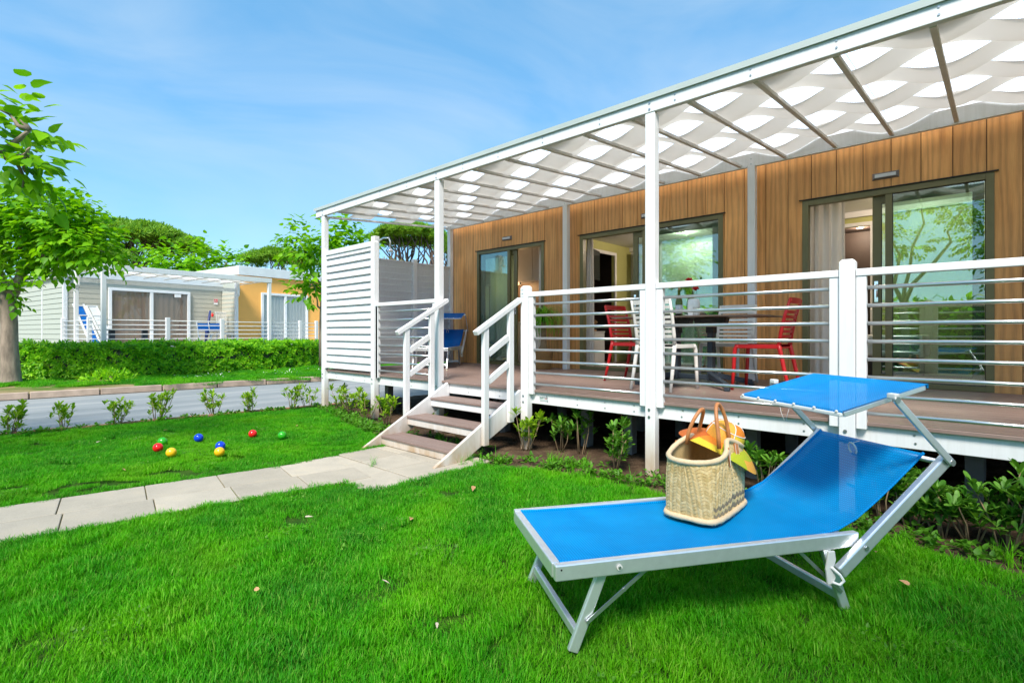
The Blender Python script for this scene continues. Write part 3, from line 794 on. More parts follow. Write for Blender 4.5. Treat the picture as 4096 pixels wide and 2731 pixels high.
# structural wall behind the planks with door openings, and outer shell
mb = MB(); xs = [-4.83] + [d for dd in DOORS for d in dd] + [5.2]
for i in range(len(xs) - 1):
    mb.box(xs[i] + (0.0 if i % 2 == 0 else 0.0005), xs[i + 1], WY + 0.0145, WY + 0.10, DT + 0.004 if i % 2 else 0.50, 3.30)
put(mb, 'wall', 'dark_backing', cab)
put(MB().box(-4.93, -4.832, WY - 0.02, WY + 0.09, 0.5, 3.32), 'corner_trim', 'oak_cladding', cab, False, 0.003)
put(MB().box(-4.90, -4.84, WY + 0.092, 6.5, 0.5, 3.32).box(5.21, 5.27, WY, 6.5, 0.5, 3.32).box(-4.84, 5.21, 6.44, 6.5, 0.5, 3.32), 'outer_wall', 'sage_siding', cab)
put(MB().box(-4.95, 5.3, WY - 0.02, 6.6, 3.325, 3.42), 'flat_roof', 'roof_white', cab)
put(MB().box(-4.83, 5.2, WY + 0.25, WY + 0.31, -0.06, 0.5), 'underfloor_shade_sheet', 'dark_backing', cab)  # added dark sheet: stands for shade under the cabin and blocks light leaks
put(MB().box(-4.83, 5.2, WY + 0.105, 6.43, 0.50, 0.60), 'floor', 'inner_floor', cab)
put(MB().box(-4.83, 5.2, WY + 0.105, 6.43, 2.80, 2.85), 'ceiling', 'inner_white', cab)
# partitions: bedroom on the left, kitchen in the middle, bedroom on the right
put(MB().box(-4.82, -2.40, 3.66, 3.72, 0.602, 2.798), 'partition', 'inner_brown', cab)
put(MB().box(-2.395, -2.335, WY + 0.108, 3.80, 0.602, 2.798).box(-2.395, -2.335, 4.50, 5.10, 0.602, 2.798).box(-2.395, -2.335, 3.80, 4.50, 2.60, 2.798), 'partition', 'inner_green', cab)
put(MB().box(-2.345, -2.318, 3.745, 3.80, 0.602, 2.64).box(-2.345, -2.318, 4.50, 4.555, 0.602, 2.64).box(-2.345, -2.318, 3.801, 4.499, 2.585, 2.64), 'door_casing', 'inner_white', cab)
put(MB().box(-3.4, -2.40, 4.60, 4.66, 0.602, 2.798).box(-3.46, -3.40, 3.725, 4.66, 0.602, 2.798), 'partition', 'inner_brown', cab)
put(MB().box(-2.334, 0.75, 5.10, 5.16, 0.602, 2.798), 'partition', 'inner_white', cab)
put(MB().box(0.75, 0.81, WY + 0.108, 5.16, 0.602, 2.798), 'partition', 'inner_white', cab)
put(MB().box(0.812, 1.26, 4.50, 4.56, 0.602, 2.798).box(1.70, 5.19, 4.50, 4.56, 0.602, 2.798).box(1.26, 1.70, 4.50, 4.56, 2.60, 2.798), 'partition', 'inner_green', cab)
put(MB().box(1.21, 1.26, 4.485, 4.499, 0.602, 2.65).box(1.66, 1.71, 4.485, 4.499, 0.602, 2.65).box(1.261, 1.659, 4.485, 4.499, 2.60, 2.65), 'door_casing', 'inner_white', cab)
put(MB().box(0.815, 5.15, 4.44, 4.484, 2.72, 2.797).box(-2.33, 0.745, 5.03, 5.099, 2.72, 2.797), 'cornice', 'inner_white', cab)
put(MB().box(0.815, 2.40, 5.60, 5.66, 0.602, 2.70).box(0.815, 0.875, 4.565, 5.60, 0.602, 2.70).box(2.40, 2.46, 4.565, 5.66, 0.602, 2.70).box(0.876, 2.399, 4.565, 5.599, 2.702, 2.74), 'partition', 'inner_brown', cab)
# sliding doors
def sliding_door(x0, x1, leaf0, leaf1, label):
    d = put(MB().box(x0, x0 + 0.062, WY - 0.012, WY + 0.075, DZ, DT).box(x1 - 0.062, x1, WY - 0.012, WY + 0.075, DZ, DT)
            .box(x0 + 0.062, x1 - 0.062, WY - 0.012, WY + 0.075, DT - 0.062, DT).box(x0 + 0.062, x1 - 0.062, WY - 0.012, WY + 0.075, DZ + 0.002, DZ + 0.05), 'door_frame', 'olive_frame', cab, False, 0.003)
    d['label'] = label
    put(MB().box(x0 - 0.03, x1 + 0.03, WY - 0.03, WY - 0.002, DT + 0.001, DT + 0.010), 'drip_strip', 'rubber', d)
    xm = (x0 + x1) / 2
    put(MB().box(xm - 0.03, xm + 0.03, WY - 0.006, WY + 0.035, DZ + 0.051, DT - 0.063), 'mullion', 'olive_frame', d, False, 0.003)
    fx = (xm + 0.03, x1 - 0.062) if leaf0 > x0 + 0.2 else (x0 + 0.062, xm - 0.03)
    def pane(xa, xb, za, zb, y, nm='pane'):
        put(MB().box(xa, xb, y, y + 0.005, za, zb), nm, 'door_glass', d)
        put(MB().box(xa, xa + 0.006, y - 0.004, y - 0.001, za, zb).box(xb - 0.006, xb, y - 0.004, y - 0.001, za, zb).box(xa + 0.006, xb - 0.006, y - 0.004, y - 0.001, zb - 0.006, zb).box(xa + 0.006, xb - 0.006, y - 0.004, y - 0.001, za, za + 0.006), 'gasket', 'rubber', d)
    pane(fx[0], fx[1], DZ + 0.051, DT - 0.063, WY + 0.012)
    lw = 0.078; y0 = WY + 0.042
    put(MB().box(leaf0, leaf0 + lw, y0, y0 + 0.028, DZ + 0.052, DT - 0.064).box(leaf1 - lw, leaf1, y0, y0 + 0.028, DZ + 0.052, DT - 0.064)
        .box(leaf0 + lw, leaf1 - lw, y0, y0 + 0.028, DT - 0.142, DT - 0.064).box(leaf0 + lw, leaf1 - lw, y0, y0 + 0.028, DZ + 0.052, DZ + 0.13), 'sliding_leaf', 'olive_frame', d, False, 0.003)
    pane(leaf0 + lw, leaf1 - lw, DZ + 0.13, DT - 0.142, y0 + 0.01)
    hx = leaf0 + 0.035 if leaf0 > x0 + 0.2 else leaf1 - 0.035
    hz = 1.58
    put(MB().box(hx - 0.016, hx + 0.016, y0 - 0.008, y0 - 0.001, hz - 0.11, hz + 0.11).tube([(hx + 0.004, y0 - 0.008, hz + 0.075), (hx + 0.012, y0 - 0.045, hz + 0.07), (hx + 0.012, y0 - 0.045, hz - 0.05), (hx + 0.004, y0 - 0.008, hz - 0.055)], 0.008, 8), 'handle', 'chrome', d)
    return d
sliding_door(*DOORS[0], -4.09, -3.20, 'left sliding door, its open half on the right')
sliding_door(*DOORS[1], -0.935, 0.30, 'middle sliding door behind the table, its open half on the left')
sliding_door(*DOORS[2], 1.935, 2.82, 'right sliding door with trees mirrored in its glass')
def curtain(x0, x1, label, folds, y=2.90, mat='curtain', parent=None):
    def fn(u, v):
        x = x0 + u * (x1 - x0); z = 0.625 + v * 2.09
        k = 1.0 - 0.25 * (1 - v)
        return (x + 0.012 * math.sin(u * 21 + v * 2), y + 0.028 * k * math.sin(u * folds * 2 * math.pi + 0.6 * math.sin(v * 3)), z)
    o = put(MB().grid(fn, 60, 10), 'curtain', mat); tag(o, label, 'curtain', 'curtains inside the sliding doors'); return o
curtain(-2.86, -2.60, 'pale curtain drawn to the right inside the left sliding door', 3)
curtain(-1.86, -1.72, 'narrow beige curtain at the left of the middle sliding door', 3)
curtain(1.20, 1.66, 'grey white curtain at the left of the right sliding door', 5)
curtain(-4.08, -3.38, 'sheer grey green curtain behind the fixed left door pane', 9, 2.93, 'sheer_curtain')
# wall lights
for x, z, lab in ((-3.396, 2.805, 'grey bulkhead wall light above the left sliding door'), (-0.665, 2.790, 'grey bulkhead wall light half hidden behind the tall post'), (2.056, 2.787, 'grey bulkhead wall light above the right sliding door')):
    t = thing('wall_light', lab, 'wall light', (x, WY, z), 0, 'wall lights above the doors')
    put(MB().add([(-.115, -.002, -.036), (.115, -.002, -.036), (.115, -.002, .036), (-.115, -.002, .036), (-.098, -.03, -.022), (.098, -.03, -.022), (.098, -.03, .022), (-.098, -.03, .022)],
                 [(0, 1, 5, 4), (1, 2, 6, 5), (2, 3, 7, 6), (3, 0, 4, 7), (4, 5, 6, 7)]), 'housing', 'lamp_housing', t, True, 0.002)
    put(MB().box(-.090, .090, -.0335, -.0305, -.017, .017), 'diffuser', 'lamp_diffuser', t, True)
# ------------------------------------------------------------------ inside the cabin
t = thing('wall_cabinet', 'lilac grey wall cabinets inside the left sliding door', 'cabinet', (-3.6, 3.5, 2.1))
put(MB().box(-4.75, -2.45, 3.36, 3.655, 2.10, 2.78), 'carcass', 'lilac_cabinet', t)
for k in range(5): put(MB().box(-4.74 + k * 0.458, -4.74 + k * 0.458 + 0.452, 3.345, 3.358, 2.105, 2.775), 'cabinet_door', 'lilac_cabinet', t, False, 0.002)
t = thing('strip_light', 'glowing warm strip light under the lilac cabinets', 'strip light', (-3.85, 3.40, 2.07))
put(MB().box(-4.02, -3.74, 3.36, 3.40, 2.058, 2.094), 'tube', 'warm_strip', t)
put(MB().box(-4.06, -4.022, 3.355, 3.405, 2.055, 2.098).box(-3.738, -3.70, 3.355, 3.405, 2.055, 2.098), 'end_cap', 'inner_white', t)
def lamp(name, x, y, z, watt, col, r=0.05):
    ld = bpy.data.lights.new(name, 'POINT'); ld.energy = watt; ld.color = col; ld.shadow_soft_size = r
    o = bpy.data.objects.new(name, ld); COL.objects.link(o); o.location = (x, y, z); return o
lamp('strip_light_glow', -3.88, 3.34, 2.045, 8, (1, 0.62, 0.3), 0.02)
t = thing('base_cabinet', 'white low cabinet seen through the left sliding door', 'cabinet', (-3.6, 3.4, 0.6))
put(MB().box(-4.7, -2.5, 3.25, 3.655, 0.602, 1.32), 'carcass', 'inner_white', t, False, 0.004)
put(MB().box(-4.72, -2.48, 3.22, 3.656, 1.322, 1.35), 'worktop', 'inner_white', t, False, 0.003)
def ceiling_spot(x, y, z, label, watt):
    t = thing('ceiling_spotlight', label, 'spotlight', (x, y, z), 0, 'lit ceiling spotlights indoors')
    put(MB().lathe([(0.0, -0.003), (0.038, -0.003)], 20), 'lens', 'spot_glow', t, True)
    put(MB().lathe([(0.038, -0.004), (0.050, -0.006), (0.052, 0.0)], 20), 'ring', 'inner_white', t, True)
    lamp('spotlight_glow', x, y, z - 0.03, watt, (1, 0.80, 0.6), 0.02)
CZ = 2.798
ceiling_spot(-0.85, 4.25, CZ, 'lit round ceiling spotlight seen through the middle door glass', 12)
ceiling_spot(1.43, 5.2, 2.70, 'lit round ceiling spotlight in the dark brown room behind the right door', 7)
ceiling_spot(2.25, 3.75, CZ, 'small ceiling spotlight close to the right door leaf', 12)
t = thing('television', 'flat black television on a bracket beside the beige curtain', 'television', (-2.16, 3.55, 2.32), R(106))
put(MB().box(-0.30, 0.30, -0.02, 0.02, -0.26, 0.26), 'casing', 'black_plastic', t, True, 0.008)
put(MB().box(-0.285, 0.285, -0.0225, -0.0205, -0.245, 0.245), 'screen', 'screen', t, True)
put(MB().bar((0.05, 0.02, 0), (0.16, 0.16, 0), 0.04, 0.08), 'bracket', 'black_plastic', t, True)
t = thing('shelf_unit', 'small white open shelf unit just inside the middle door', 'shelf', (-2.14, 3.45, 0.602))
mb = MB().box(-0.17, -0.155, -0.15, 0.15, 0, 0.55).box(0.155, 0.17, -0.15, 0.15, 0, 0.55)
put(mb, 'side_panel', 'inner_white', t, True, 0.002)
for z in (0.03, 0.26, 0.55): put(MB().box(-0.152 if z < 0.5 else -0.18, 0.152 if z < 0.5 else 0.18, -0.15, 0.15, z, z + 0.018), 'shelf', 'inner_white', t, True, 0.002)
put(MB().box(-0.152, 0.152, 0.14, 0.15, 0.05, 0.549), 'back_panel', 'inner_white', t, True)
t = thing('fish_ornament', 'wooden fish ornament on a stick standing on the white shelf', 'ornament', (-2.08, 3.42, 1.171))
put(MB().box(-0.05, 0.05, -0.03, 0.03, 0, 0.03), 'base', 'cork', t, True, 0.003)
put(MB().tube([(0, 0, 0.03), (0, 0, 0.12)], 0.004, 6), 'stick', 'zinc', t, True)
put(MB().exty([(0.075 * math.cos(a) + (0.0 if k else 0.02), 0.15 + 0.05 * math.sin(a)) for k, a in enumerate([i * math.pi / 8 for i in range(16)])] , -0.008, 0.008), 'body', 'cork', t, True, 0.003)
t = thing('kitchen_units', 'white kitchen wall units and counter behind the middle door glass', 'kitchen units', (-0.8, 4.9, 0.602))
put(MB().box(-1.95, 0.70, 4.78, 5.098, 1.98, 2.70), 'wall_unit', 'inner_white', t, False, 0.003)
for k in range(5): put(MB().box(-1.94 + k * 0.527, -1.94 + k * 0.527 + 0.521, 4.762, 4.778, 1.985, 2.695), 'cabinet_door', 'inner_white', t, False, 0.002)
put(MB().box(-1.95, 0.70, 4.55, 5.098, 0.604, 1.46), 'base_unit', 'inner_white', t, False, 0.003)
put(MB().box(-1.96, 0.71, 4.52, 5.099, 1.462, 1.50), 'worktop', 'inner_white', t, False, 0.003)
put(MB().box(-1.95, 0.70, 5.090, 5.0985, 1.502, 1.978), 'backsplash', 'inner_green', t)
t = thing('kitchen_tap', 'chrome kitchen tap beside the middle door leaf', 'tap', (-1.50, 4.72, 1.50))
put(MB().tube([(0, 0, 0), (0, 0, 0.20), (0.02, -0.03, 0.25), (0.05, -0.08, 0.24), (0.06, -0.11, 0.20)], 0.013, 8), 'spout', 'chrome', t, True)
put(MB().bar((0, 0, 0.12), (-0.05, -0.02, 0.16), 0.015, 0.012), 'lever', 'chrome', t, True)
t = thing('bench_bed', 'bed with a white cover behind the right sliding door', 'bed', (1.55, 3.9, 0.602))
put(MB().box(1.0, 2.3, 3.55, 4.35, 0.86, 1.12), 'cover', 'inner_white', t, False, 0.03)
put(MB().box(1.05, 2.25, 3.6, 4.30, 0.604, 0.858), 'base', 'inner_brown', t)

# ------------------------------------------------------------------ veranda furniture
def chair(mat, label):
    t = thing('garden_chair', label, 'chair', (0, 0, DZ), 0, 'chairs round the veranda table')
    def seat(u, v):
        x = -0.215 + 0.43 * u; y = -0.20 + 0.42 * v
        return (x, y, 0.452 - 0.018 * (1 - (2 * u - 1) ** 2) * (1 - (2 * v - 1) ** 4) - 0.012 * max(0, v - 0.8) * 5)
    s = MB().grid(seat, 8, 8)
    s.box(-0.213, 0.213, -0.19, 0.205, 0.412, 0.428)
    s.bar((-0.205, -0.19, 0.432), (-0.205, 0.21, 0.432), 0.026, 0.038).bar((0.205, -0.19, 0.432), (0.205, 0.21, 0.432), 0.026, 0.038).bar((-0.19, 0.205, 0.428), (0.19, 0.205, 0.428), 0.026, 0.036)
    put(s, 'seat', mat, t, True, 0.004)
    for sx in (-1, 1):
        put(MB().tube([(sx * 0.205, 0.17, 0.437), (sx * 0.207, 0.20, 0.425), (sx * 0.209, 0.212, 0.395), (sx * 0.214, 0.222, 0.2), (sx * 0.218, 0.235, 0.0)], [0.017, 0.020, 0.021, 0.018, 0.015], 8), 'leg', mat, t, True)
        put(MB().tube([(sx * 0.205, -0.18, 0.46), (sx * 0.206, -0.195, 0.40), (sx * 0.212, -0.24, 0.18), (sx * 0.218, -0.285, 0.0)], [0.021, 0.021, 0.018, 0.015], 8), 'leg', mat, t, True)
        put(MB().tube([(sx * 0.205, -0.185, 0.43), (sx * 0.206, -0.20, 0.55), (sx * 0.208, -0.235, 0.72), (sx * 0.210, -0.285, 0.885)], [0.020, 0.018, 0.016, 0.012], 8), 'back_upright', mat, t, True)
    for k in range(8):
        z = 0.515 + k * 0.046; h = 0.028 if k < 7 else 0.055
        yb = -0.197 - 0.10 * ((z - 0.5) / 0.38) ** 1.4
        def sl(u, v, z=z, h=h, yb=yb):
            x = -0.198 + 0.396 * u
            return (x, yb - 0.022 * (1 - (2 * u - 1) ** 2) - 0.006 * v, z + v * h)
        m2 = MB().grid(sl, 6, 1); m2.grid(lambda u, v: tuple(np.add(sl(u, v), (0, 0.009, 0))), 6, 1)
        m2.grid(lambda u, v: tuple(np.add(sl(u, 1), (0, 0.009 * v, 0))), 6, 1, False); m2.grid(lambda u, v: tuple(np.add(sl(u, 0), (0, 0.009 * v, 0))), 6, 1, False)
        put(m2, 'slat', mat, t, True)
    return t
c_red = chair('red_plastic', 'red slat-back chair at the left end of the veranda table'); c_red.location = (-0.19, 1.50, DZ); c_red.rotation_euler = (0, 0, R(-92))
dup(c_red, (1.22, 1.52, DZ), R(92), 'red slat-back chair at the right end of the table, under the wall post')
c_wh = chair('white_plastic', 'white slat-back chair with its back to the lawn, behind the tall post'); c_wh.location = (0.475, 0.92, DZ); c_wh.rotation_euler = (0, 0, R(-4))
dup(c_wh, (0.66, 2.06, DZ), R(176), 'white slat-back chair on the far side of the table by the oak wall')
t = thing('veranda_table', 'dark pedestal table with a thin brown top on the veranda', 'table', (0.53, 1.46, DZ))
put(MB().box(-0.77, 0.77, -0.40, 0.40, 0.722, 0.736), 'table_top', 'table_top', t, True, 0.003)
for sx in (-1, 1):
    cx = sx * 0.19
    put(MB().box(cx - 0.028, cx + 0.028, -0.05, 0.05, 0.06, 0.66), 'column', 'table_dark', t, True, 0.01)
    put(MB().exty([(cx - 0.17, 0.718), (cx - 0.155, 0.655), (cx - 0.12, 0.640), (cx + 0.12, 0.640), (cx + 0.155, 0.655), (cx + 0.17, 0.718)], -0.06, 0.06), 'bracket', 'black_plastic', t, True, 0.006)
    put(MB().box(cx - 0.04, cx + 0.04, -0.056, 0.056, 0.56, 0.639), 'collar', 'black_plastic', t, True, 0.01)
    for sy in (-1, 1):
        put(MB().bar((cx, sy * 0.03, 0.125), (sx * 0.48, sy * 0.34, 0.045), 0.05, 0.055).box(sx * 0.48 - 0.025, sx * 0.48 + 0.025, sy * 0.34 - 0.025, sy * 0.34 + 0.025, 0.0, 0.05), 'leg', 'table_dark', t, True, 0.008)
put(MB().box(-0.19, 0.19, -0.025, 0.025, 0.07, 0.125), 'crossbar', 'table_dark', t, True, 0.006)
TT = DZ + 0.737
v = thing('vase', 'white ribbed vase of red poppies on the veranda table', 'vase', (0.556, 1.40, TT))
def vase(u, w):
    a = 2 * math.pi * u; pr = [0.045, 0.056, 0.060, 0.061, 0.060, 0.055, 0.046]; zz = [0, 0.006, 0.03, 0.09, 0.15, 0.176, 0.184]
    k = min(5, int(w * 6)); fr = w * 6 - k
    r = pr[k] + (pr[k + 1] - pr[k]) * fr; z = zz[k] + (zz[k + 1] - zz[k]) * fr
    r *= 1 + 0.022 * math.cos(a * 28)
    return (r * math.cos(a), r * math.sin(a), z)
put(MB().grid(vase, 112, 12, True, True), 'body', 'ceramic', v, True)
for (dx, dy, h, lean, big) in ((0.0, 0.0, 0.285, 0.02, 1), (-0.03, 0.02, 0.385, -0.03, 1), (0.035, 0.01, 0.40, 0.04, 0)):
    tp = (dx + lean, dy, h)
    put(MB().tube([(dx * 0.3, dy * 0.3, 0.12), (dx * 0.7, dy, 0.20), (dx, dy, h - 0.04), tp], 0.0025, 6), 'stem', 'stem_green', v, True)
    if big:
        fl = MB()
        for k in range(5):
            a = k * 2 * math.pi / 5 + dx * 9
            def pet(u, w, a=a):
                th = a + (u - 0.5) * 1.7; r = 0.006 + 0.036 * w * (1 - 0.25 * (2 * u - 1) ** 2)
                return (tp[0] + r * math.cos(th), tp[1] + r * math.sin(th), tp[2] + 0.018 * w - 0.012 * w * w + 0.006 * math.sin(u * 9 + k))
            fl.grid(pet, 5, 4)
            def pet2(u, w, a=a):
                th = a + 0.6 + (u - 0.5) * 1.7; r = 0.030 * math.sin(w * 1.9)
                return (tp[0] + r * math.cos(th), tp[1] + r * math.sin(th), tp[2] - 0.012 + 0.038 * w + 0.004 * math.sin(u * 8))
            fl.grid(pet2, 5, 4)
        put(fl, 'poppy_bloom', 'poppy_red', v, True)
    else: put(MB().lathe([(0, -0.014), (0.010, -0.008), (0.012, 0), (0.009, 0.01), (0, 0.014)], 10, tp), 'bud', 'stem_green', v, True)
b = thing('wine_bottle', 'green wine bottle with a cork stopper on the table', 'bottle', (0.345, 1.50, TT))
put(MB().lathe([(0, 0), (0.036, 0), (0.038, 0.01), (0.038, 0.16), (0.034, 0.19), (0.016, 0.225), (0.014, 0.285), (0.016, 0.287), (0.016, 0.297)], 20), 'glass', 'bottle_glass', b, True)
put(MB().lathe([(0.0385, 0.04), (0.0385, 0.13)], 20), 'paper_label', 'paper', b, True)
put(MB().lathe([(0.012, 0.297), (0.013, 0.325), (0, 0.326)], 12), 'stopper', 'cork', b, True)
b = thing('open_book', 'open paperback lying on the table beside the vase', 'book', (0.40, 1.30, TT), R(12))
def pg(s):
    return MB().grid(lambda u, w: (s * 0.16 * u, -0.11 + 0.22 * w, 0.006 + 0.024 * math.sin(math.pi * min(1, u * 1.15)) * (1 - 0.5 * u)), 8, 2)
for s in (-1, 1): put(pg(s), 'page_block', 'paper', b, True)
put(MB().box(-0.165, 0.165, -0.113, 0.113, 0.0, 0.004), 'cover', 'navy_plastic', b, True)
g2 = thing('drinking_glass', 'small clear tumbler on the table beside the bottle', 'glass', (0.66, 1.22, TT))
put(MB().lathe([(0, 0.004), (0.027, 0.004), (0.032, 0.09), (0.034, 0.09), (0.030, 0.0), (0, 0.0)], 18), 'tumbler', 'neighbour_glass', g2, True)

# potted ponytail palm against the wall
p = thing('potted_palm', 'ponytail palm in a woven brown basket by the oak wall', 'potted plant', (-2.27, 2.32, DZ), 0, None, 1.08)
mb = MB().lathe([(0.0, 0.0), (0.105, 0.0), (0.112, 0.02), (0.13, 0.12), (0.142, 0.25), (0.146, 0.262), (0.136, 0.262), (0.13, 0.2), (0.0, 0.2)], 28)
put(mb, 'basket', 'basket_brown', p, True)
ring = MB()
for k in range(14):
    z = 0.012 + k * 0.0185; r = 0.108 + 0.034 * (z / 0.26)
    ring.tube([((r + 0.004 * (1 if (i + k) % 2 else -1)) * math.cos(i * math.pi / 22), (r + 0.004 * (1 if (i + k) % 2 else -1)) * math.sin(i * math.pi / 22), z) for i in range(44)], 0.0085, 5, False, True)
put(ring, 'weave', 'basket_brown', p, True)
put(MB().tube([(0, 0, 0.18), (0, 0, 0.26), (0.01, 0, 0.34), (0.015, 0.0, 0.52), (0.01, 0, 0.70)], [0.075, 0.08, 0.05, 0.035, 0.03], 12), 'trunk', 'twig', p, True)
fr = MB()
for k in range(260):
    a = rng.uniform(0, 6.283); el = rng.uniform(0.2, 1.45); Ln = rng.uniform(0.34, 0.56); w = rng.uniform(0.007, 0.012)
    pts = []
    x = z = 0.0; e = el
    for i in range(6):
        pts.append((x, z)); x += Ln / 5 * math.cos(e); z += Ln / 5 * math.sin(e); e -= rng.uniform(0.42, 0.72)
    ca, sa = math.cos(a), math.sin(a)
    vs = []; z0 = 0.70 + rng.uniform(-0.05, 0.05)
    for i, (px, pz) in enumerate(pts):
        ww = w * (1 - 0.85 * i / 5)
        vs += [(px * ca - ww * sa + 0.01, px * sa + ww * ca, z0 + pz), (px * ca + ww * sa + 0.01, px * sa - ww * ca, z0 + pz)]
    fr.add(vs, [(2 * i, 2 * i + 1, 2 * i + 3, 2 * i + 2) for i in range(5)], True)
f_ = put(fr, 'fronds', 'palm_leaf', p, True); tag(f_, kind='stuff')
sb = thing('socket_box', 'white electric socket box beside the palm on the wall', 'socket box', (-2.10, WY, 1.02))
put(MB().box(-0.04, 0.04, -0.05, 0, -0.075, 0.03), 'box', 'white_plastic', sb, True, 0.006)
put(MB().box(-0.035, 0.035, -0.03, 0, 0.045, 0.13), 'cover', 'inner_white', sb, True, 0.004)
put(MB().box(-0.024, 0.024, -0.056, -0.0505, -0.055, 0.01), 'flap', 'lamp_diffuser', sb, True, 0.002)

# ------------------------------------------------------------------ sun loungers
def lounger(label, fab, loc, rotz):
    t = thing('sun_lounger', label, 'sun lounger', loc, rotz, 'blue mesh sun loungers')
    A = 'aluminium'; W = 0.617
    for y0, nm in ((0.0, 'side_rail'), (W - 0.03, 'side_rail')):
        put(MB().box(0.0, 1.315, y0, y0 + 0.03, 0.262, 0.32), nm, A, t, True, 0.005)
    put(MB().box(-0.004, 0.028, 0.0305, W - 0.0305, 0.264, 0.319), 'foot_rail', A, t, True, 0.005)
    put(MB().tube([(1.30, 0.03, 0.28), (1.30, W - 0.03, 0.28)], 0.013, 10), 'cross_tube', A, t, True)
    # fabric: bed and back in one sling
    prof = [(0.026, 0.316), (0.10, 0.312), (0.5, 0.305), (0.9, 0.304), (1.12, 0.310), (1.24, 0.326), (1.33, 0.362), (1.42, 0.418), (1.52, 0.486), (1.62, 0.560), (1.695, 0.617)]
    def fn(u, v):
        s = v * (len(prof) - 1); k = min(len(prof) - 2, int(s)); q = s - k
        x = prof[k][0] + (prof[k + 1][0] - prof[k][0]) * q; z = prof[k][1] + (prof[k + 1][1] - prof[k][1]) * q
        bow = (1 - (2 * u - 1) ** 2)
        bk = max(0.0, min(1.0, (x - 1.2) / 0.15))
        sag = 0.012 * bow * math.sin(min(1, max(0, x / 1.3)) * math.pi) + 0.022 * bow * bk * math.sin(min(1, max(0, (x - 1.2) / 0.5)) * math.pi)
        return (x + sag * 0.6 * bk, 0.027 + (W - 0.054) * u, z - sag)
    sl = MB().grid(fn, 14, 60)
    put(sl, 'sling_fabric', fab, t, True)
    hem = MB()
    for u in (0.012, 0.988): hem.tube([tuple(np.add(fn(u, k / 40), (0, 0, 0.002))) for k in range(41)], 0.006, 6)
    put(hem, 'hem', fab, t, True)
    hd = Vector((1.75 - 1.20, 0, 0.60 - 0.178)).normalized()
    for y0 in (-0.017, W + 0.017):
        bb = MB().bar((1.197, y0, 0.176), (1.752, y0, 0.600), 0.03, 0.052, (-hd.z, 0, hd.x))
        put(bb, 'back_beam', A, t, True, 0.006)
        put(MB().disc((1.315, y0 + (-0.0155 if y0 < 0 else 0.0155), 0.268), (0, -1 if y0 < 0 else 1, 0), 0.010, 0.005, 12), 'pivot_bolt', 'zinc', t, True)
        yo = y0 + (-0.026 if y0 < 0 else 0.026)
        put(MB().bar((1.752, yo, 0.588), (1.452, yo, 0.868), 0.012, 0.030, (0.68, 0, 0.73)), 'canopy_arm', A, t, True, 0.003)
        for c in ((1.748, 0.592), (1.455, 0.866)): put(MB().disc((c[0], yo - 0.008, c[1]), (0, 1, 0), 0.014, 0.016, 12), 'arm_bolt', 'zinc', t, True)
        put(MB().box(1.440, 1.468, min(yo, y0) - 0.006, max(yo, y0) + 0.006, 0.868, 0.892), 'canopy_clamp', 'white_plastic', t, True, 0.005)
    put(MB().tube([(1.722, -0.01, 0.588), (1.722, W + 0.01, 0.588)], 0.012, 10), 'head_tube', A, t, True)
    # canopy
    cf, cr = (1.243, 0.818), (1.668, 0.918)
    cd = Vector((cr[0] - cf[0], 0, cr[1] - cf[1])).normalized()
    for y0 in (0.012, W - 0.012): put(MB().bar((cf[0], y0, cf[1] - 0.012), (cr[0], y0, cr[1] - 0.012), 0.018, 0.022, (-cd.z, 0, cd.x)), 'canopy_rail', A, t, True, 0.003)
    for q in (cf, cr): put(MB().tube([(q[0], 0.01, q[1] - 0.012), (q[0], W - 0.01, q[1] - 0.012)], 0.010, 8), 'canopy_tube', A, t, True)
    def cfab(u, v):
        x = cf[0] - 0.012 + (cr[0] - cf[0] + 0.024) * v; z = cf[1] + (cr[1] - cf[1]) * v
        return (x, 0.0 + W * u, z + 0.004 - 0.014 * math.sin(math.pi * u) * math.sin(math.pi * v))
    c = MB().grid(cfab, 16, 12); c.grid(lambda u, v: (cf[0] - 0.012 - 0.003 * v, W * u, cf[1] + 0.004 - 0.016 * v), 16, 1).grid(lambda u, v: (cr[0] + 0.012, W * u, cr[1] + 0.004 - 0.018 * v), 16, 1)
    put(c, 'canopy_fabric', fab, t, True)
    put(MB().box(cf[0] - 0.024, cf[0] - 0.010, 0.0, W, cf[1] - 0.020, cf[1] - 0.004), 'canopy_edging', 'white_cord', t, True, 0.004)
    pg_ = None
    for k in range(6):
        y = 0.02 + k * (W - 0.04) / 5
        if pg_ is None: o = pg_ = put(MB().lathe([(0, -0.006), (0.006, -0.004), (0.006, 0.003), (0, 0.006)], 8), 'peg', 'white_plastic', t, True)
        else: o = pg_.copy(); link(o)
        o.location = (cf[0] - 0.022, y, cf[1] + 0.001)
    for k, (ya, dx) in enumerate(((0.28, 0.02), (0.34, -0.03))):
        put(MB().tube([(cf[0] - 0.018, ya, cf[1] - 0.02), (cf[0] - 0.022, ya + dx * 0.4, cf[1] - 0.05), (cf[0] - 0.02, ya + dx, cf[1] - 0.085)], 0.0012, 5), 'loose_thread', 'hair_cord', t, True)
    # hanging ring
    rg = [(1.640 - 0.012 * math.sin(a) * 0.8, 0.325 + 0.020 * math.cos(a), 0.566 + 0.030 * math.sin(a)) for a in [k * 2 * math.pi / 16 for k in range(16)]]
    rg = [(x - 0.012, y, z + 0.012) for x, y, z in rg]
    put(MB().tube(rg, 0.004, 6, False, True), 'pull_ring', 'white_cord', t, True)
    put(MB().tube([(1.628, 0.325, 0.606), (1.672, 0.325, 0.615)], 0.0018, 5), 'ring_cord', 'white_cord', t, True)
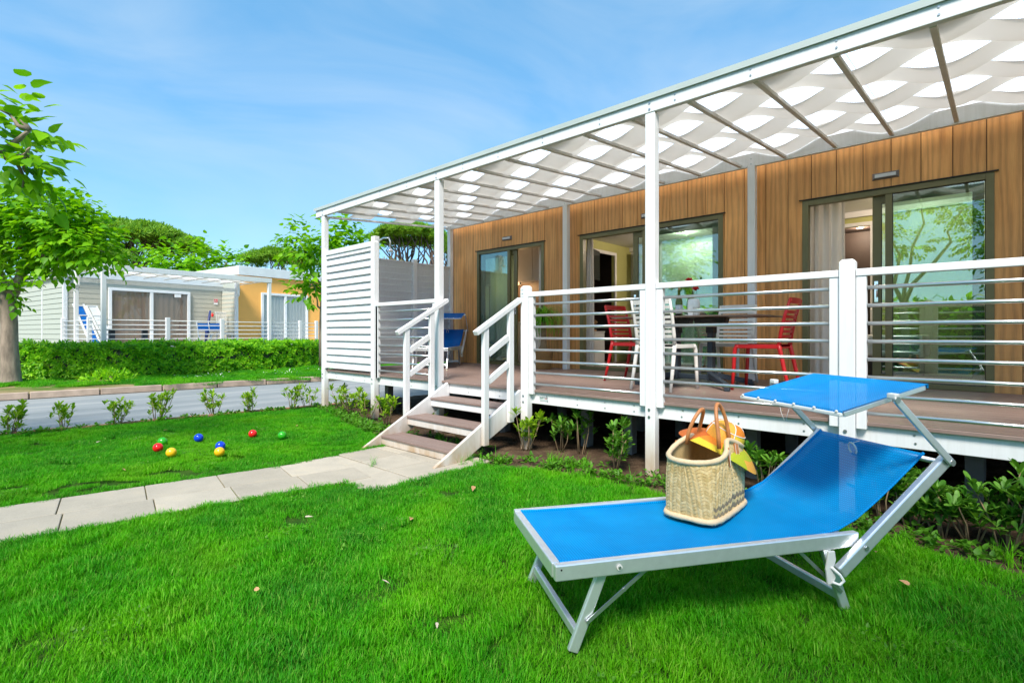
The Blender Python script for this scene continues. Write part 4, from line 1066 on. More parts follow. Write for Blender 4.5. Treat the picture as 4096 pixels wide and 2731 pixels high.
    # legs
    for y0 in (0.036, W - 0.036):
        put(MB().bar((0.20, y0, 0.285), (0.076, y0, -0.012), 0.020, 0.040, (1, 0, 0.4)), 'leg', A, t, True, 0.004)
        put(MB().bar((1.165, y0, 0.285), (1.282, y0, -0.012), 0.020, 0.040, (1, 0, -0.4)), 'leg', A, t, True, 0.004)
        ys = y0 + (-0.016 if y0 < 0.3 else 0.016)
        put(MB().bar((0.128, ys, 0.095), (0.385, ys, 0.278), 0.004, 0.014, (-0.6, 0, 0.8)), 'strut', 'zinc', t, True)
        put(MB().bar((1.248, ys, 0.072), (1.02, ys, 0.278), 0.004, 0.014, (0.6, 0, 0.8)), 'strut', 'zinc', t, True)
        for c in ((0.130, 0.097), (0.272, 0.198)): put(MB().disc((c[0], ys - 0.005, c[1]), (0, 1, 0), 0.007, 0.010, 10), 'rivet', 'zinc', t, True)
    put(MB().bar((0.096, 0.046, 0.045), (0.096, W - 0.046, 0.045), 0.022, 0.036), 'leg_brace', A, t, True, 0.004)
    put(MB().bar((1.262, 0.046, 0.045), (1.262, W - 0.046, 0.045), 0.022, 0.036), 'leg_brace', A, t, True, 0.004)
    put(MB().disc((0.243, -0.001, 0.291), (0, -1, 0), 0.011, 0.004, 12), 'washer', 'white_plastic', t, True)
    put(MB().disc((0.243, -0.005, 0.291), (0, -1, 0), 0.006, 0.003, 10), 'rivet', 'zinc', t, True)
    put(MB().disc((0.022, -0.0005, 0.303), (0, -1, 0), 0.0035, 0.001, 8), 'rivet', 'rubber', t, True)
    # notched plastic holder and strap that sets the back angle
    hold = MB().exty([(1.150, 0.262), (1.180, 0.262), (1.186, 0.225), (1.172, 0.19), (1.186, 0.155), (1.172, 0.128), (1.146, 0.13), (1.138, 0.19)], -0.014, -0.004)
    put(hold, 'back_catch', 'white_plastic', t, True, 0.003)
    put(MB().tube([(1.16, -0.016, 0.20), (1.188, -0.03, 0.172), (1.20, -0.036, 0.15), (1.186, -0.03, 0.132), (1.163, -0.016, 0.14)], 0.006, 6), 'strap', 'white_cord', t, True)
    return t
LOC1, ROT1 = (1.764, -2.503, 0.0), R(56.57)
lounger('blue mesh sun lounger with a canopy in the foreground on the lawn', 'blue_mesh', LOC1, ROT1)
lounger('blue mesh sun lounger standing on the veranda by the side screen', 'blue_mesh_far', (-3.34, 1.30, DZ + 0.012), R(129))

# ------------------------------------------------------------------ straw bag
ML = Matrix.LocRotScale(Vector(LOC1), Euler((0, 0, ROT1)), Vector((1, 1, 1)))
bl = ML @ Vector((0.900, 0.440, 0.308)); BROT = ROT1 + R(34.6)
bag = thing('straw_bag', 'woven straw basket bag with leather handles standing on the blue lounger', 'bag', bl, BROT, None, 1.07)
def _arc():
    pts = []
    for k in range(721):
        a = 2 * math.pi * k / 720; ca, sa = math.cos(a), math.sin(a); e = 2.0 / 4.0
        pts.append((0.22 * math.copysign(abs(ca) ** e, ca), 0.115 * math.copysign(abs(sa) ** e, sa)))
    L = [0.0]
    for p_, q_ in zip(pts, pts[1:]): L.append(L[-1] + math.hypot(q_[0] - p_[0], q_[1] - p_[1]))
    return np.array(L) / L[-1]
ARC = _arc()
def bag_pt(u, v, off=0.0):
    a = 2 * math.pi * float(np.interp(u % 1.0 if u != 1.0 else 1.0, ARC, np.linspace(0, 1, 721)))
    n = 5.5 - 3.1 * v; ca, sa = math.cos(a), math.sin(a)
    e = 2.0 / n
    x = (0.205 + 0.040 * v) * math.copysign(abs(ca) ** e, ca); y0 = math.copysign(abs(sa) ** e, sa)
    b = 0.113 + 0.010 * v
    b *= 1 - 0.34 * v ** 1.6 * math.exp(-((x - 0.035) / 0.085) ** 2)
    y = b * y0
    z = 0.010 + v * (0.242 + 0.055 * math.exp(-((x - 0.03) / 0.11) ** 2))
    r = math.hypot(x, y) + 1e-6
    return (x * (1 + off / r), y * (1 + off / r), z)
put(MB().grid(lambda u, v: bag_pt(u, v), 72, 20, True, True), 'lining', 'straw', bag, True)
put(MB().grid(lambda u, v: (bag_pt(u, 0)[0] * v, bag_pt(u, 0)[1] * v, 0.012), 72, 3, True, True), 'bottom', 'straw_dark', bag, True)
we = MB(); wd = MB(); NC, NR = 64, 17
for i in range(NC):
    for j in range(NR):
        s = 1 if i % 2 else -1
        u0, u1 = i / NC, (i + 1) / NC; v0 = (j + (0.0 if s > 0 else 0.0)) / NR
        h = 1.0 / NR; dv = 0.75 * h * s
        def q(u, v, off): return bag_pt(u % 1.0, min(1, max(0, v)), off)
        c0, c1 = v0 + h * 0.5 - dv / 2, v0 + h * 0.5 + dv / 2
        hh = h * 0.46
        vs = [q(u0, c0 - hh, 0.001), q(u1, c1 - hh, 0.001), q(u1, c1 + hh, 0.001), q(u0, c0 + hh, 0.001), q((u0 + u1) / 2, (c0 + c1) / 2 - hh * 0.7, 0.0042), q((u0 + u1) / 2, (c0 + c1) / 2 + hh * 0.7, 0.0042)]
        tgt = wd if (j in (1, 3) and 0.58 < u0 < 0.92) else we
        tgt.add(vs, [(0, 1, 4), (0, 4, 5, 3), (3, 5, 2), (1, 2, 5, 4)], False)
tag(put(we, 'plaited_straw', 'straw', bag, True), kind='stuff')
tag(put(wd, 'dark_band', 'straw_dark', bag, True), kind='stuff')
put(MB().tube([bag_pt(k / 64, 1.0) for k in range(64)], [0.0115 + 0.0008 * math.sin(k * 2.3) for k in range(64)], 8, False, True), 'rim', 'raffia_rim', bag, True)
put(MB().tube([tuple(np.add(bag_pt(k / 64, 0.0, 0.004), (0, 0, 0.002))) for k in range(64)], [0.0125 + 0.001 * math.sin(k * 1.7) for k in range(64)], 8, False, True), 'base_binding', 'raffia_rim', bag, True)
fz = MB()
for k in range(260):
    u = rng.random(); p0 = Vector(bag_pt(u, 0.0, 0.010)); d = Vector((p0.x, p0.y, 0)).normalized()
    p1 = p0 + d * rng.uniform(0.004, 0.012) + Vector((rng.uniform(-.006, .006), rng.uniform(-.006, .006), rng.uniform(-0.008, 0.006))); sd_ = Vector((-d.y, d.x, 0)) * 0.0006
    fz.add([p0 - sd_, p0 + sd_, p1], [(0, 1, 2)])
tag(put(fz, 'loose_fibres', 'raffia_rim', bag, True), kind='stuff')
def handle(sy, xc, top, lean):
    pts = []
    y0 = sy * 0.066
    base_z = 0.232
    for k in range(17):
        a = math.pi * k / 16
        x = xc + 0.062 * math.cos(a) * (1.0 if k not in (0, 16) else 1.05); z = base_z + 0.05 + (top - base_z - 0.05) * math.sin(a) ** 0.75
        y = y0 + lean * math.sin(a) ** 1.2
        pts.append((x, y + sy * 0.006, z))
    h = put(MB().tube(pts, [0.0085] * 17, 8), 'handle', 'leather', bag, True)
    for sx in (-1, 1):
        xx = xc + sx * 0.065
        tb = MB().exty([(xx - 0.013, base_z + 0.062), (xx + 0.013, base_z + 0.062), (xx + 0.014, base_z + 0.012), (xx, base_z - 0.022), (xx - 0.014, base_z + 0.012)], 0, 0.005)
        def fit(vv):
            # lay the tab on the side of the bag
            tz = vv[2] / 0.30
            best = min((bag_pt(k / 200 if sy > 0 else 0.5 + k / 200, min(1, tz), 0.006) for k in range(101)), key=lambda p_: abs(p_[0] - vv[0]))
            return (vv[0], best[1] + sy * vv[1], vv[2])
        tb.v = [fit(vv) for vv in tb.v]
        tt = put(tb, 'handle_tab', 'leather', bag, True)
        st_ = MB()
        for (xa, za, xb, zb) in ((-0.011, 0.055, -0.012, 0.012), (0.011, 0.055, 0.012, 0.012), (-0.012, 0.012, 0, -0.018), (0.012, 0.012, 0, -0.018)):
            pa, pb = fit((xx + xa, 0.0056, base_z + za)), fit((xx + xb, 0.0056, base_z + zb)); st_.bar(pa, pb, 0.0013, 0.0013)
        put(st_, 'stitching', 'thread', tt, True)
handle(-1, 0.02, 0.465, 0.03); handle(1, 0.02, 0.435, -0.045)

# ------------------------------------------------------------------ sun hat resting on the bag
hc = ML @ Vector((1.050, 0.520, 0.612))
d1 = (ML.to_3x3() @ Vector((0.74, -0.52, -0.43))).normalized()
nn = (Vector((0, 0, 1)) + 0.10 * (ML.to_3x3() @ Vector((0.5, -0.6, 0)))); nn = (nn - d1 * nn.dot(d1)).normalized(); d2 = nn.cross(d1)
HM = Matrix((d1, d2, nn)).transposed()
hat = thing('sun_hat', 'orange yellow and lime straw sun hat resting on the straw bag', 'hat', hc)
def hat_pt(x, y, z): return tuple(HM @ Vector((x, y, z)))
def brim(u0, u1, r0, r1):
    def fn(u, v):
        a = 2 * math.pi * (u0 + (u1 - u0) * u); r = r0 + (r1 - r0) * v
        q = (r - 0.088) / 0.10
        z = -0.050 * q * q * (0.35 + 0.65 * math.cos(a) ** 2) - 0.018 * q + 0.022 * q * math.sin(a) ** 2 * (1 if math.sin(a) > 0 else 0.2)
        return hat_pt(r * math.cos(a) * 1.04, r * math.sin(a), z)
    return MB().grid(fn, 10, 6)
cols_in = ['hat_amber', 'hat_yellow', 'hat_orange', 'hat_red', 'hat_red', 'hat_yellow', 'hat_green', 'hat_amber']
for k in range(8):
    put(brim(k / 8, (k + 1) / 8, 0.088, 0.150), 'brim_panel', ['hat_yellow', 'hat_yellow', 'hat_yellow', 'hat_red', 'hat_red', 'hat_orange', 'hat_green', 'hat_green'][k], hat, True)
    put(brim(k / 8, (k + 1) / 8, 0.150, 0.192), 'brim_panel', cols_in[k], hat, True)
def crown(u0, u1, t0, t1):
    def fn(u, v):
        a = 2 * math.pi * (u0 + (u1 - u0) * u); tt = t0 + (t1 - t0) * v
        r = 0.089 * math.cos(tt * math.pi / 2) ** 0.55; z = 0.092 * math.sin(tt * math.pi / 2)
        return hat_pt(r * math.cos(a) * 1.05, r * math.sin(a) * 0.97, z)
    return MB().grid(fn, 10, 6)
for k in range(4):
    u0 = k / 4 + 0.06
    put(crown(u0, u0 + 0.25, 0, 0.42), 'crown_panel', ['hat_amber', 'hat_orange', 'hat_amber', 'hat_yellow'][k], hat, True)
    put(crown(u0, u0 + 0.25, 0.42, 1.0), 'crown_panel', ['hat_amber', 'hat_orange', 'hat_amber', 'hat_orange'][k], hat, True)
    def seam(tt, k=k):
        a = 2 * math.pi * (k / 4 + 0.06); r = 0.0905 * math.cos(tt * math.pi / 2) ** 0.55; return hat_pt(r * math.cos(a) * 1.05, r * math.sin(a) * 0.97, 0.0935 * math.sin(tt * math.pi / 2))
    put(MB().tube([seam(i / 10) for i in range(11)], 0.0022, 5), 'piping', 'thread', hat, True)
put(MB().tube([hat_pt(0.0895 * math.cos(0.42 * math.pi / 2) ** 0.55 * math.cos(a) * 1.05, 0.0895 * math.cos(0.42 * math.pi / 2) ** 0.55 * math.sin(a) * 0.97, 0.093 * math.sin(0.42 * math.pi / 2)) for a in [i * math.pi / 20 for i in range(40)]], 0.0022, 5, False, True), 'piping', 'thread', hat, True)

# ------------------------------------------------------------------ boules on the lawn
balls = [('green', (-3.301, -2.472), 'green ball touching the red one, left of the yellow balls'), ('red', (-3.014, -2.576), 'red ball in front of the left green ball, leftmost of all'), ('yellow', (-2.681, -2.548), 'yellow ball near the left red ball'),
         ('blue', (-3.252, -2.157), 'lone blue ball between the two groups, farther back'), ('blue', (-2.654, -2.139), 'blue ball right behind the right yellow ball'), ('yellow', (-2.379, -2.235), 'yellow ball in front of a blue ball'),
         ('red', (-3.064, -1.681), 'red ball at the back right, left of the green ball'), ('green', (-2.733, -1.501), 'green ball farthest right, nearest the steps')]
for c, (x, y), lab in balls:
    mb = MB().lathe([(0.0445 * math.sin(a), -0.0445 * math.cos(a)) for a in [k * math.pi / 16 for k in range(17)]], 28)
    o = put(mb, 'bocce_ball', 'ball_' + c); o.location = (x - 0.02, y - 0.02, 0.034); tag(o, 'glossy ' + lab + ' on the lawn', 'ball', 'bocce balls on the lawn')
# ------------------------------------------------------------------ shrubs
LEAF_O = [(0, 0, 0), (0.28, 0.085, 0.025), (0.66, 0.165, 0.03), (0.90, 0.12, -0.01), (1.0, 0, -0.05), (0.90, -0.12, -0.01), (0.66, -0.165, 0.03), (0.28, -0.085, 0.025), (0.35, 0, 0.0), (0.75, 0, -0.012)]
LEAF_OF = [(0, 8, 1), (1, 8, 9, 2), (2, 9, 3), (3, 9, 4), (4, 9, 5), (5, 9, 6), (6, 9, 8, 7), (7, 8, 0)]
LEAF_M = [(0, 0, 0), (0.06, 0.26, 0.03), (0.30, 0.37, 0.05), (0.62, 0.25, 0.03), (1.05, 0, -0.16), (0.62, -0.25, 0.03), (0.30, -0.37, 0.05), (0.06, -0.26, 0.03), (0.30, 0, -0.03), (0.62, 0, -0.05)]
LEAF_MF = [(0, 8, 2, 1), (2, 8, 9, 3), (3, 9, 4), (4, 9, 5), (5, 9, 8, 6), (6, 8, 0, 7)]
_lm = {}
def leaf_mesh(mat, tv, tf, nm):
    if (mat, nm) not in _lm:
        me = MB().add(tv, tf, True).mesh(nm); me.materials.append(M[mat]); _lm[(mat, nm)] = me
    return _lm[(mat, nm)]
def unit(v): return v / (np.linalg.norm(v) + 1e-9)
def shrub(loc, h, stems, label, mat='pittosporum_leaf', objs=True, spread=0.16, leaf=0.072, group='young shrubs in the planting bed', per=11, seed=0, lower=2):
    r = np.random.default_rng(seed)
    t = thing('shrub', label, 'shrub', loc, 0, group)
    D, U, S, P = [], [], [], []; D2, U2, S2, P2 = [], [], [], []
    for s in range(stems):
        a = r.uniform(0, 6.28); lean = r.uniform(0.15, 1.0) * spread; hh = h * r.uniform(0.62, 1.0)
        top = np.array([math.cos(a) * lean, math.sin(a) * lean, hh * 0.86]); b0 = np.array([math.cos(a) * 0.025, math.sin(a) * 0.025, -0.03])
        mid = (b0 + top) / 2 + np.array([r.uniform(-.02, .02), r.uniform(-.02, .02), 0.0])
        put(MB().tube([b0, mid, top], [0.0055, 0.0042, 0.0028], 6), 'stem', 'twig', t, True)
        sd = unit(top - mid)
        def whorl(c, n, D, U, S, P, k0):
            for k in range(n):
                an = k * 2.4 + r.uniform(-.3, .3); el = r.uniform(0.0, 1.15)
                d = np.array([math.cos(an) * math.cos(el), math.sin(an) * math.cos(el), math.sin(el)]) + sd * 0.2
                D.append(d); U.append(np.array([r.uniform(-.3, .3), r.uniform(-.3, .3), 1.0])); S.append(leaf * k0 * r.uniform(0.7, 1.2)); P.append(c - sd * r.uniform(0, 0.05))
        whorl(top, per, D, U, S, P, 1.0)
        for k in range(lower):      # side shoots with their own whorls
            f = r.uniform(0.30, 0.88); c = b0 + (top - b0) * f; an = r.uniform(0, 6.28); L_ = r.uniform(0.02, 0.09)
            e = c + np.array([math.cos(an) * L_, math.sin(an) * L_, L_ * 0.8]); whorl(e, 7, D2, U2, S2, P2, 0.85)
    m3 = frames(np.array(D), np.array(U), S)
    if objs:
        me = leaf_mesh(mat, LEAF_O, LEAF_OF, 'leaf')
        for q, p_ in zip(m3, P):
            o = link(bpy.data.objects.new('leaf', me)); o.parent = t; o.matrix_basis = to_m4(q, p_)
    else:
        D2 += D; U2 += U; S2 += S; P2 += P
    me = scatter_mesh('foliage', LEAF_O, LEAF_OF, frames(np.array(D2), np.array(U2), S2), np.array(P2)); tag(put(me, 'foliage', mat, t, True), kind='stuff')
    return t
bed = [((-0.47, -0.13, 0), 0.46, 6, 'pale shrub in front of the number post beside the steps', 'young_leaf'),
       ((-0.22, 0.10, 0), 0.38, 4, 'cut-back shrub with bare stems right of the number post shrub', 'pittosporum_leaf'),
       ((0.00, 0.14, 0), 0.44, 4, 'slender shrub midway between the number post and tall post', 'pittosporum_leaf'),
       ((0.56, -0.15, 0), 0.43, 8, 'bushy shrub just left of the tall roof post', 'pittosporum_leaf'),
       ((1.20, 0.12, 0), 0.42, 5, 'shrub partly hidden behind the straw bag', 'young_leaf'),
       ((1.70, -0.02, 0), 0.40, 6, 'shrub between the straw hat and the lounger back', 'pittosporum_leaf')]
for i, (l_, h, n_, lab, mt) in enumerate(bed): shrub(l_, h, n_, lab, mt, True, 0.17, 0.080, seed=40 + i, per=15, lower=3)
for i in range(8):
    x = 2.40 + i * 0.135
    shrub((x, -0.05 - 0.035 * i + rng.uniform(-0.05, 0.08), 0), rng.uniform(0.30, 0.47), 6, ['shrub at the near end of the row under the lounger back', 'second shrub of the row behind the lounger back', 'third shrub of the row behind the lounger', 'shrub in the middle of the row at the right edge', 'leafy shrub before the dark gap at the right', 'shrub third from the right edge in the bed', 'shrub second from the right edge in the bed', 'shrub at the right edge of the picture in the bed'][i], 'pittosporum_leaf', True, 0.17, 0.082, 'shrub row behind the lounger', 14, 70 + i, 4)
for i, (l_, h, n_, lab) in enumerate([((-4.30, 0.02, 0), 0.42, 5, 'shrub between the two posts under the louvred screen'), ((-3.75, -0.12, 0), 0.40, 5, 'shrub left of the louvred screen post, under the screen'), ((-3.12, -0.27, 0), 0.48, 6, 'tall leafy shrub at the foot of the louvred screen post'), ((-2.62, -0.28, 0), 0.42, 6, 'shrub nearest the left handrail of the steps'), ((-2.2, 0.15, 0), 0.34, 4, 'small shrub in the shade under the veranda by the steps')]):
    shrub(l_, h, n_, lab, 'young_leaf', True, 0.18, 0.078, seed=90 + i, per=12, lower=3)
road_sh = [(-5.42, -3.50, 0.42, 9, 'bushy shrub at the left picture edge by the road'), (-5.36, -3.04, 0.36, 5, 'second shrub from the left along the road edge'), (-5.28, -2.53, 0.38, 7, 'third shrub from the left along the road edge'), (-5.25, -2.10, 0.44, 9, 'widest straggly shrub along the road edge'),
           (-5.23, -1.42, 0.40, 7, 'fifth shrub along the road edge, behind the lone blue ball'), (-5.10, -0.96, 0.40, 6, 'sixth shrub along the road edge'), (-4.96, -0.42, 0.46, 5, 'thin shrub left of the veranda corner post'), (-4.84, -0.24, 0.44, 4, 'sparse shrub touching the veranda corner post')]
for i, (x, y, h, n_, lab) in enumerate(road_sh):
    shrub((x, y, -0.03), h, n_, lab, 'young_leaf', False, 0.20 if i == 3 else 0.16, 0.080, 'shrubs along the road edge', 11, 120 + i, 3)

# low weeds in the bed and along the lawn edge
def weeds(name, label, pts, mat, size, seed):
    r = np.random.default_rng(seed); D, U, S, P = [], [], [], []
    for (x, y, z) in pts:
        for k in range(r.integers(6, 14)):
            a = r.uniform(0, 6.28); el = r.uniform(0.1, 1.2); rr = r.uniform(0, 0.05)
            D.append([math.cos(a) * math.cos(el), math.sin(a) * math.cos(el), math.sin(el)]); U.append([0.1, 0.05, 1.0]); S.append(size * r.uniform(0.5, 1.2)); P.append([x + rr * math.cos(a), y + rr * math.sin(a), z + r.uniform(0, 0.05)])
    o = put(scatter_mesh(name, LEAF_M, LEAF_MF, frames(np.array(D), np.array(U), S), np.array(P)), name, mat); tag(o, label, 'weeds', None, 'stuff')
pts = []
for k in range(620):
    x = rng.uniform(-4.9, 4.2); b_ = bed_y(x); y = b_ + abs(rng.gauss(0.0, 0.16)) + 0.02
    if not (-1.85 < x < -0.5 and y < -0.35): pts.append((x, y, -0.02))
weeds('weeds', 'low broad-leaved weeds sprouting along the planting bed', pts, 'weed_leaf', 0.038, 5)
pts = [(road_near(y) + 0.10 + rng.uniform(-0.06, 0.10), y, -0.03) for y in [rng.uniform(-4.2, 0.2) for _ in range(90)]]
weeds('roadside_weeds', 'low weeds among the shrubs along the road edge', pts, 'weed_leaf', 0.045, 6)

# ------------------------------------------------------------------ hedge in front of the neighbouring cabin
def spine(t, pts):
    s = t * (len(pts) - 1); k = min(len(pts) - 2, int(s)); f = s - k
    return Vector(pts[k]).lerp(Vector(pts[k + 1]), f)
HP = [(-15.2, -4.6), (-13.9, -2.6), (-13.0, -1.0), (-12.75, 0.6), (-13.1, 2.2), (-13.9, 4.2), (-14.6, 6.2), (-15.2, 8.5)]
hedge = thing('hedge', 'clipped dark green hedge in front of the neighbouring cabin', 'hedge', (-13.0, 1.0, 0.03))
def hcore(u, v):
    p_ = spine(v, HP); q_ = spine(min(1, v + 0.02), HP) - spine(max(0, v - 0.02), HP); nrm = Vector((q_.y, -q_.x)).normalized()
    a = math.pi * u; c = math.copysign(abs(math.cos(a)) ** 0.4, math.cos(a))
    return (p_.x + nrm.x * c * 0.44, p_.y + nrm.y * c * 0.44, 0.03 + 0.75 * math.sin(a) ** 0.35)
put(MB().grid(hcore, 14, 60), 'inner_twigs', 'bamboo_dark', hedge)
r_ = np.random.default_rng(3); D, U, S, P = [], [], [], []
for k in range(4600):
    v_ = r_.random(); a = math.pi * r_.uniform(0.0, 0.70) if r_.random() < 0.85 else math.pi * r_.random()
    p_ = spine(v_, HP); q_ = spine(min(1, v_ + 0.02), HP) - spine(max(0, v_ - 0.02), HP); nrm = Vector((q_.y, -q_.x)).normalized()
    c = math.copysign(abs(math.cos(a)) ** 0.4, math.cos(a)); bulge = 0.07 * hsh(p_.x * 2, p_.y * 2 + a * 2) + r_.normal(0, 0.035)
    if k % 4 == 0: a = 0.1; c = 1.0
    pos = np.array([p_.x + nrm.x * c * (0.46 + bulge), p_.y + nrm.y * c * (0.46 + bulge), 0.05 + (0.78 + bulge) * math.sin(a) ** 0.35 if k % 4 else r_.uniform(0.06, 0.42)])
    out = unit(np.array([nrm.x * c, nrm.y * c, 0.9 * math.sin(a)]))
    for m_ in range(7):
        an = m_ * 0.9 + r_.uniform(0, .4); t1 = unit(np.cross(out, [0.3, 0.5, 0.8])); t2 = np.cross(out, t1)
        D.append(out * r_.uniform(0.25, 0.9) + t1 * math.cos(an) + t2 * math.sin(an)); U.append(out + np.array([0, 0, 0.4])); S.append(r_.uniform(0.07, 0.125)); P.append(pos)
tag(put(scatter_mesh('foliage', LEAF_O, LEAF_OF, frames(np.array(D), np.array(U), S), np.array(P)), 'foliage', 'hedge_leaf', hedge), kind='stuff')
# a low round bush at the hedge foot
def bush(loc, rx, ry, rz_, n, size, mat, label, name='bush', group=None, seed=1):
    r = np.random.default_rng(seed); t = thing(name, label, 'bush', loc, 0, group); D, U, S, P = [], [], [], []
    for k in range(n):
        d = unit(r.normal(size=3)); d[2] = abs(d[2]); q = r.uniform(0.72, 1.05)
        P.append(d * np.array([rx, ry, rz_]) * q + [0, 0, -0.02]); D.append(d + r.normal(size=3) * 0.6); U.append(d + np.array([0, 0, .8])); S.append(size * r.uniform(.6, 1.2))
    tag(put(scatter_mesh('foliage', LEAF_O, LEAF_OF, frames(np.array(D), np.array(U), S), np.array(P)), 'foliage', mat, t, True), kind='stuff')
    put(MB().tube([(0, 0, -0.05), (0, 0, rz_ * 0.5)], 0.03, 6), 'stem', 'twig', t, True)
    return t
bush((-11.55, -1.55, 0.03), 0.45, 0.5, 0.30, 700, 0.10, 'hedge_leaf', 'low round bush at the foot of the hedge beside the road', seed=8)

# ------------------------------------------------------------------ trees
def limb(p, q, r0, r1, n=4, wob=0.06, seed=0):
    r = np.random.default_rng(seed); p, q = np.array(p, float), np.array(q, float); L = np.linalg.norm(q - p)
    pts = [p + (q - p) * k / n + (r.normal(size=3) * wob * L * (0 if k in (0, n) else 1)) for k in range(n + 1)]
    return pts, [r0 + (r1 - r0) * k / n for k in range(n + 1)]
def leafy_tree(label, loc, trunk, limbs, clusters, leaf, n, n_obj, mat='mulberry_leaf', group='broad-leaved trees', seed=0, view=None):
    r = np.random.default_rng(seed); t = thing('mulberry_tree', label, 'tree', loc, 0, group)
    put(MB().tube([p_[:3] for p_ in trunk], [p_[3] for p_ in trunk], 14), 'trunk', 'bark', t, True)
    lb = MB()
    for i, (p, q, r0, r1) in enumerate(limbs):
        a, b_ = limb(p, q, r0, r1, 5, 0.04, seed + i); lb.tube(a, b_, 8)
    # twigs to the clusters
    ends = [np.array(q) for _, q, _, _ in limbs]
    for (c, rad) in clusters:
        c = np.array(c); e = min(ends, key=lambda z_: np.linalg.norm(z_ - c)); a, b_ = limb(e, c, 0.02, 0.006, 4, 0.05, int(abs(c[0] * 100)) % 1000); lb.tube(a, b_, 6)
    put(lb, 'branches', 'bark', t, True)
    D, U, S, P = [], [], [], []
    wts = np.array([rad[0] * rad[1] * rad[2] for _, rad in clusters]) ** 0.75; wts /= wts.sum()
    # leaves sit in short sprays along twigs
    k = 0
    while k < n:
        c, rad = clusters[r.choice(len(clusters), p=wts)]
        d = unit(r.normal(size=3)); q = r.uniform(0.35, 1.0) ** 0.6
        p0 = np.array(c) + d * np.array(rad) * q
        out = unit(d + np.array([0, 0, 0.15]) + r.normal(size=3) * 0.35)
        m_ = r.integers(4, 9)
        for j in range(m_):
            s = leaf * r.uniform(0.6, 1.2); side = unit(np.cross(out, [0, 0, 1.0])) * (1 if j % 2 else -1)
            D.append(out * 0.8 + side * r.uniform(0.3, 0.9) + np.array([0, 0, -r.uniform(0.1, 0.75)])); U.append(np.array([0, 0, 1.0]) + r.normal(size=3) * 0.35 + out * 0.3)
            S.append(s); P.append(p0 + out * j * leaf * 0.45 + side * leaf * 0.2); k += 1
    D, U, S, P = np.array(D), np.array(U), np.array(S), np.array(P)
    if n_obj:
        dist = np.linalg.norm(P + np.array(loc) - np.array(cam.location), axis=1)
        vis = np.argsort(dist if view is None else view(P, dist))
        sel = np.zeros(len(P), bool); sel[vis[:n_obj]] = True
    else: sel = np.zeros(len(P), bool)
    m3 = frames(D, U, S)
    tag(put(scatter_mesh('crown', LEAF_M, LEAF_MF, m3[~sel], P[~sel]), 'crown', mat, t, True), kind='stuff')
    me = leaf_mesh(mat, LEAF_M, LEAF_MF, 'leaf')
    for q, p_ in zip(m3[sel], P[sel]):
        o = link(bpy.data.objects.new('leaf', me)); o.parent = t; o.matrix_basis = to_m4(q, p_)
    return t
# the tree across the road at the left edge
FW = Vector((-math.sin(YAW), math.cos(YAW), 0)); RT = Vector((math.cos(YAW), math.sin(YAW), 0))
def at(F, y, w):    # a point seen at full-size pixel (F, y) at distance w
    p_ = Vector(cam.location) + FW * w + RT * ((F - 2048) / 2081 * w); p_.z = 1.14 + (1332 - y) / 2081 * w; return p_
TB = Vector((-12.62, -3.10, 0.03))
def rel(F, y, w, o=TB): return tuple(at(F, y, w) - o)
leafy_tree('mulberry tree with a stout pale trunk across the road at the left edge', tuple(TB),
           [(0, 0, -0.1, 0.24), (0.0, 0.0, 0.08, 0.19), (0.0, 0.0, 0.3, 0.165), (0.01, -0.02, 0.8, 0.15), (0.0, -0.02, 1.3, 0.143), (0.0, -0.05, 1.75, 0.152), (0.0, -0.05, 2.1, 0.13)],
           [((0, 0, 1.9), rel(110, 1060, 11.2), 0.12, 0.085), (rel(110, 1060, 11.2), rel(250, 920, 11.0), 0.075, 0.03), (rel(110, 1060, 11.2), rel(80, 1000, 11.5), 0.06, 0.04), ((0, 0, 1.95), rel(-60, 950, 11.2), 0.10, 0.04), (rel(80, 1000, 11.5), rel(120, 850, 11.4), 0.04, 0.02)],
           [(rel(230, 905, 11.0), (0.75, 0.75, 0.5)), (rel(120, 850, 11.3), (0.8, 0.8, 0.5)), (rel(330, 960, 10.9), (0.55, 0.55, 0.35)), (rel(60, 960, 11.2), (0.7, 0.7, 0.55)), (rel(420, 1010, 10.8), (0.45, 0.45, 0.20)), (rel(-120, 900, 11.4), (0.8, 0.8, 0.7)), (rel(230, 1040, 11.0), (0.5, 0.5, 0.22)), (rel(70, 1140, 11.0), (0.28, 0.28, 0.16)), (rel(20, 1170, 11.0), (0.2, 0.2, 0.12)), (rel(300, 860, 11.0), (0.35, 0.35, 0.22))],
           0.15, 7000, 160, seed=21)
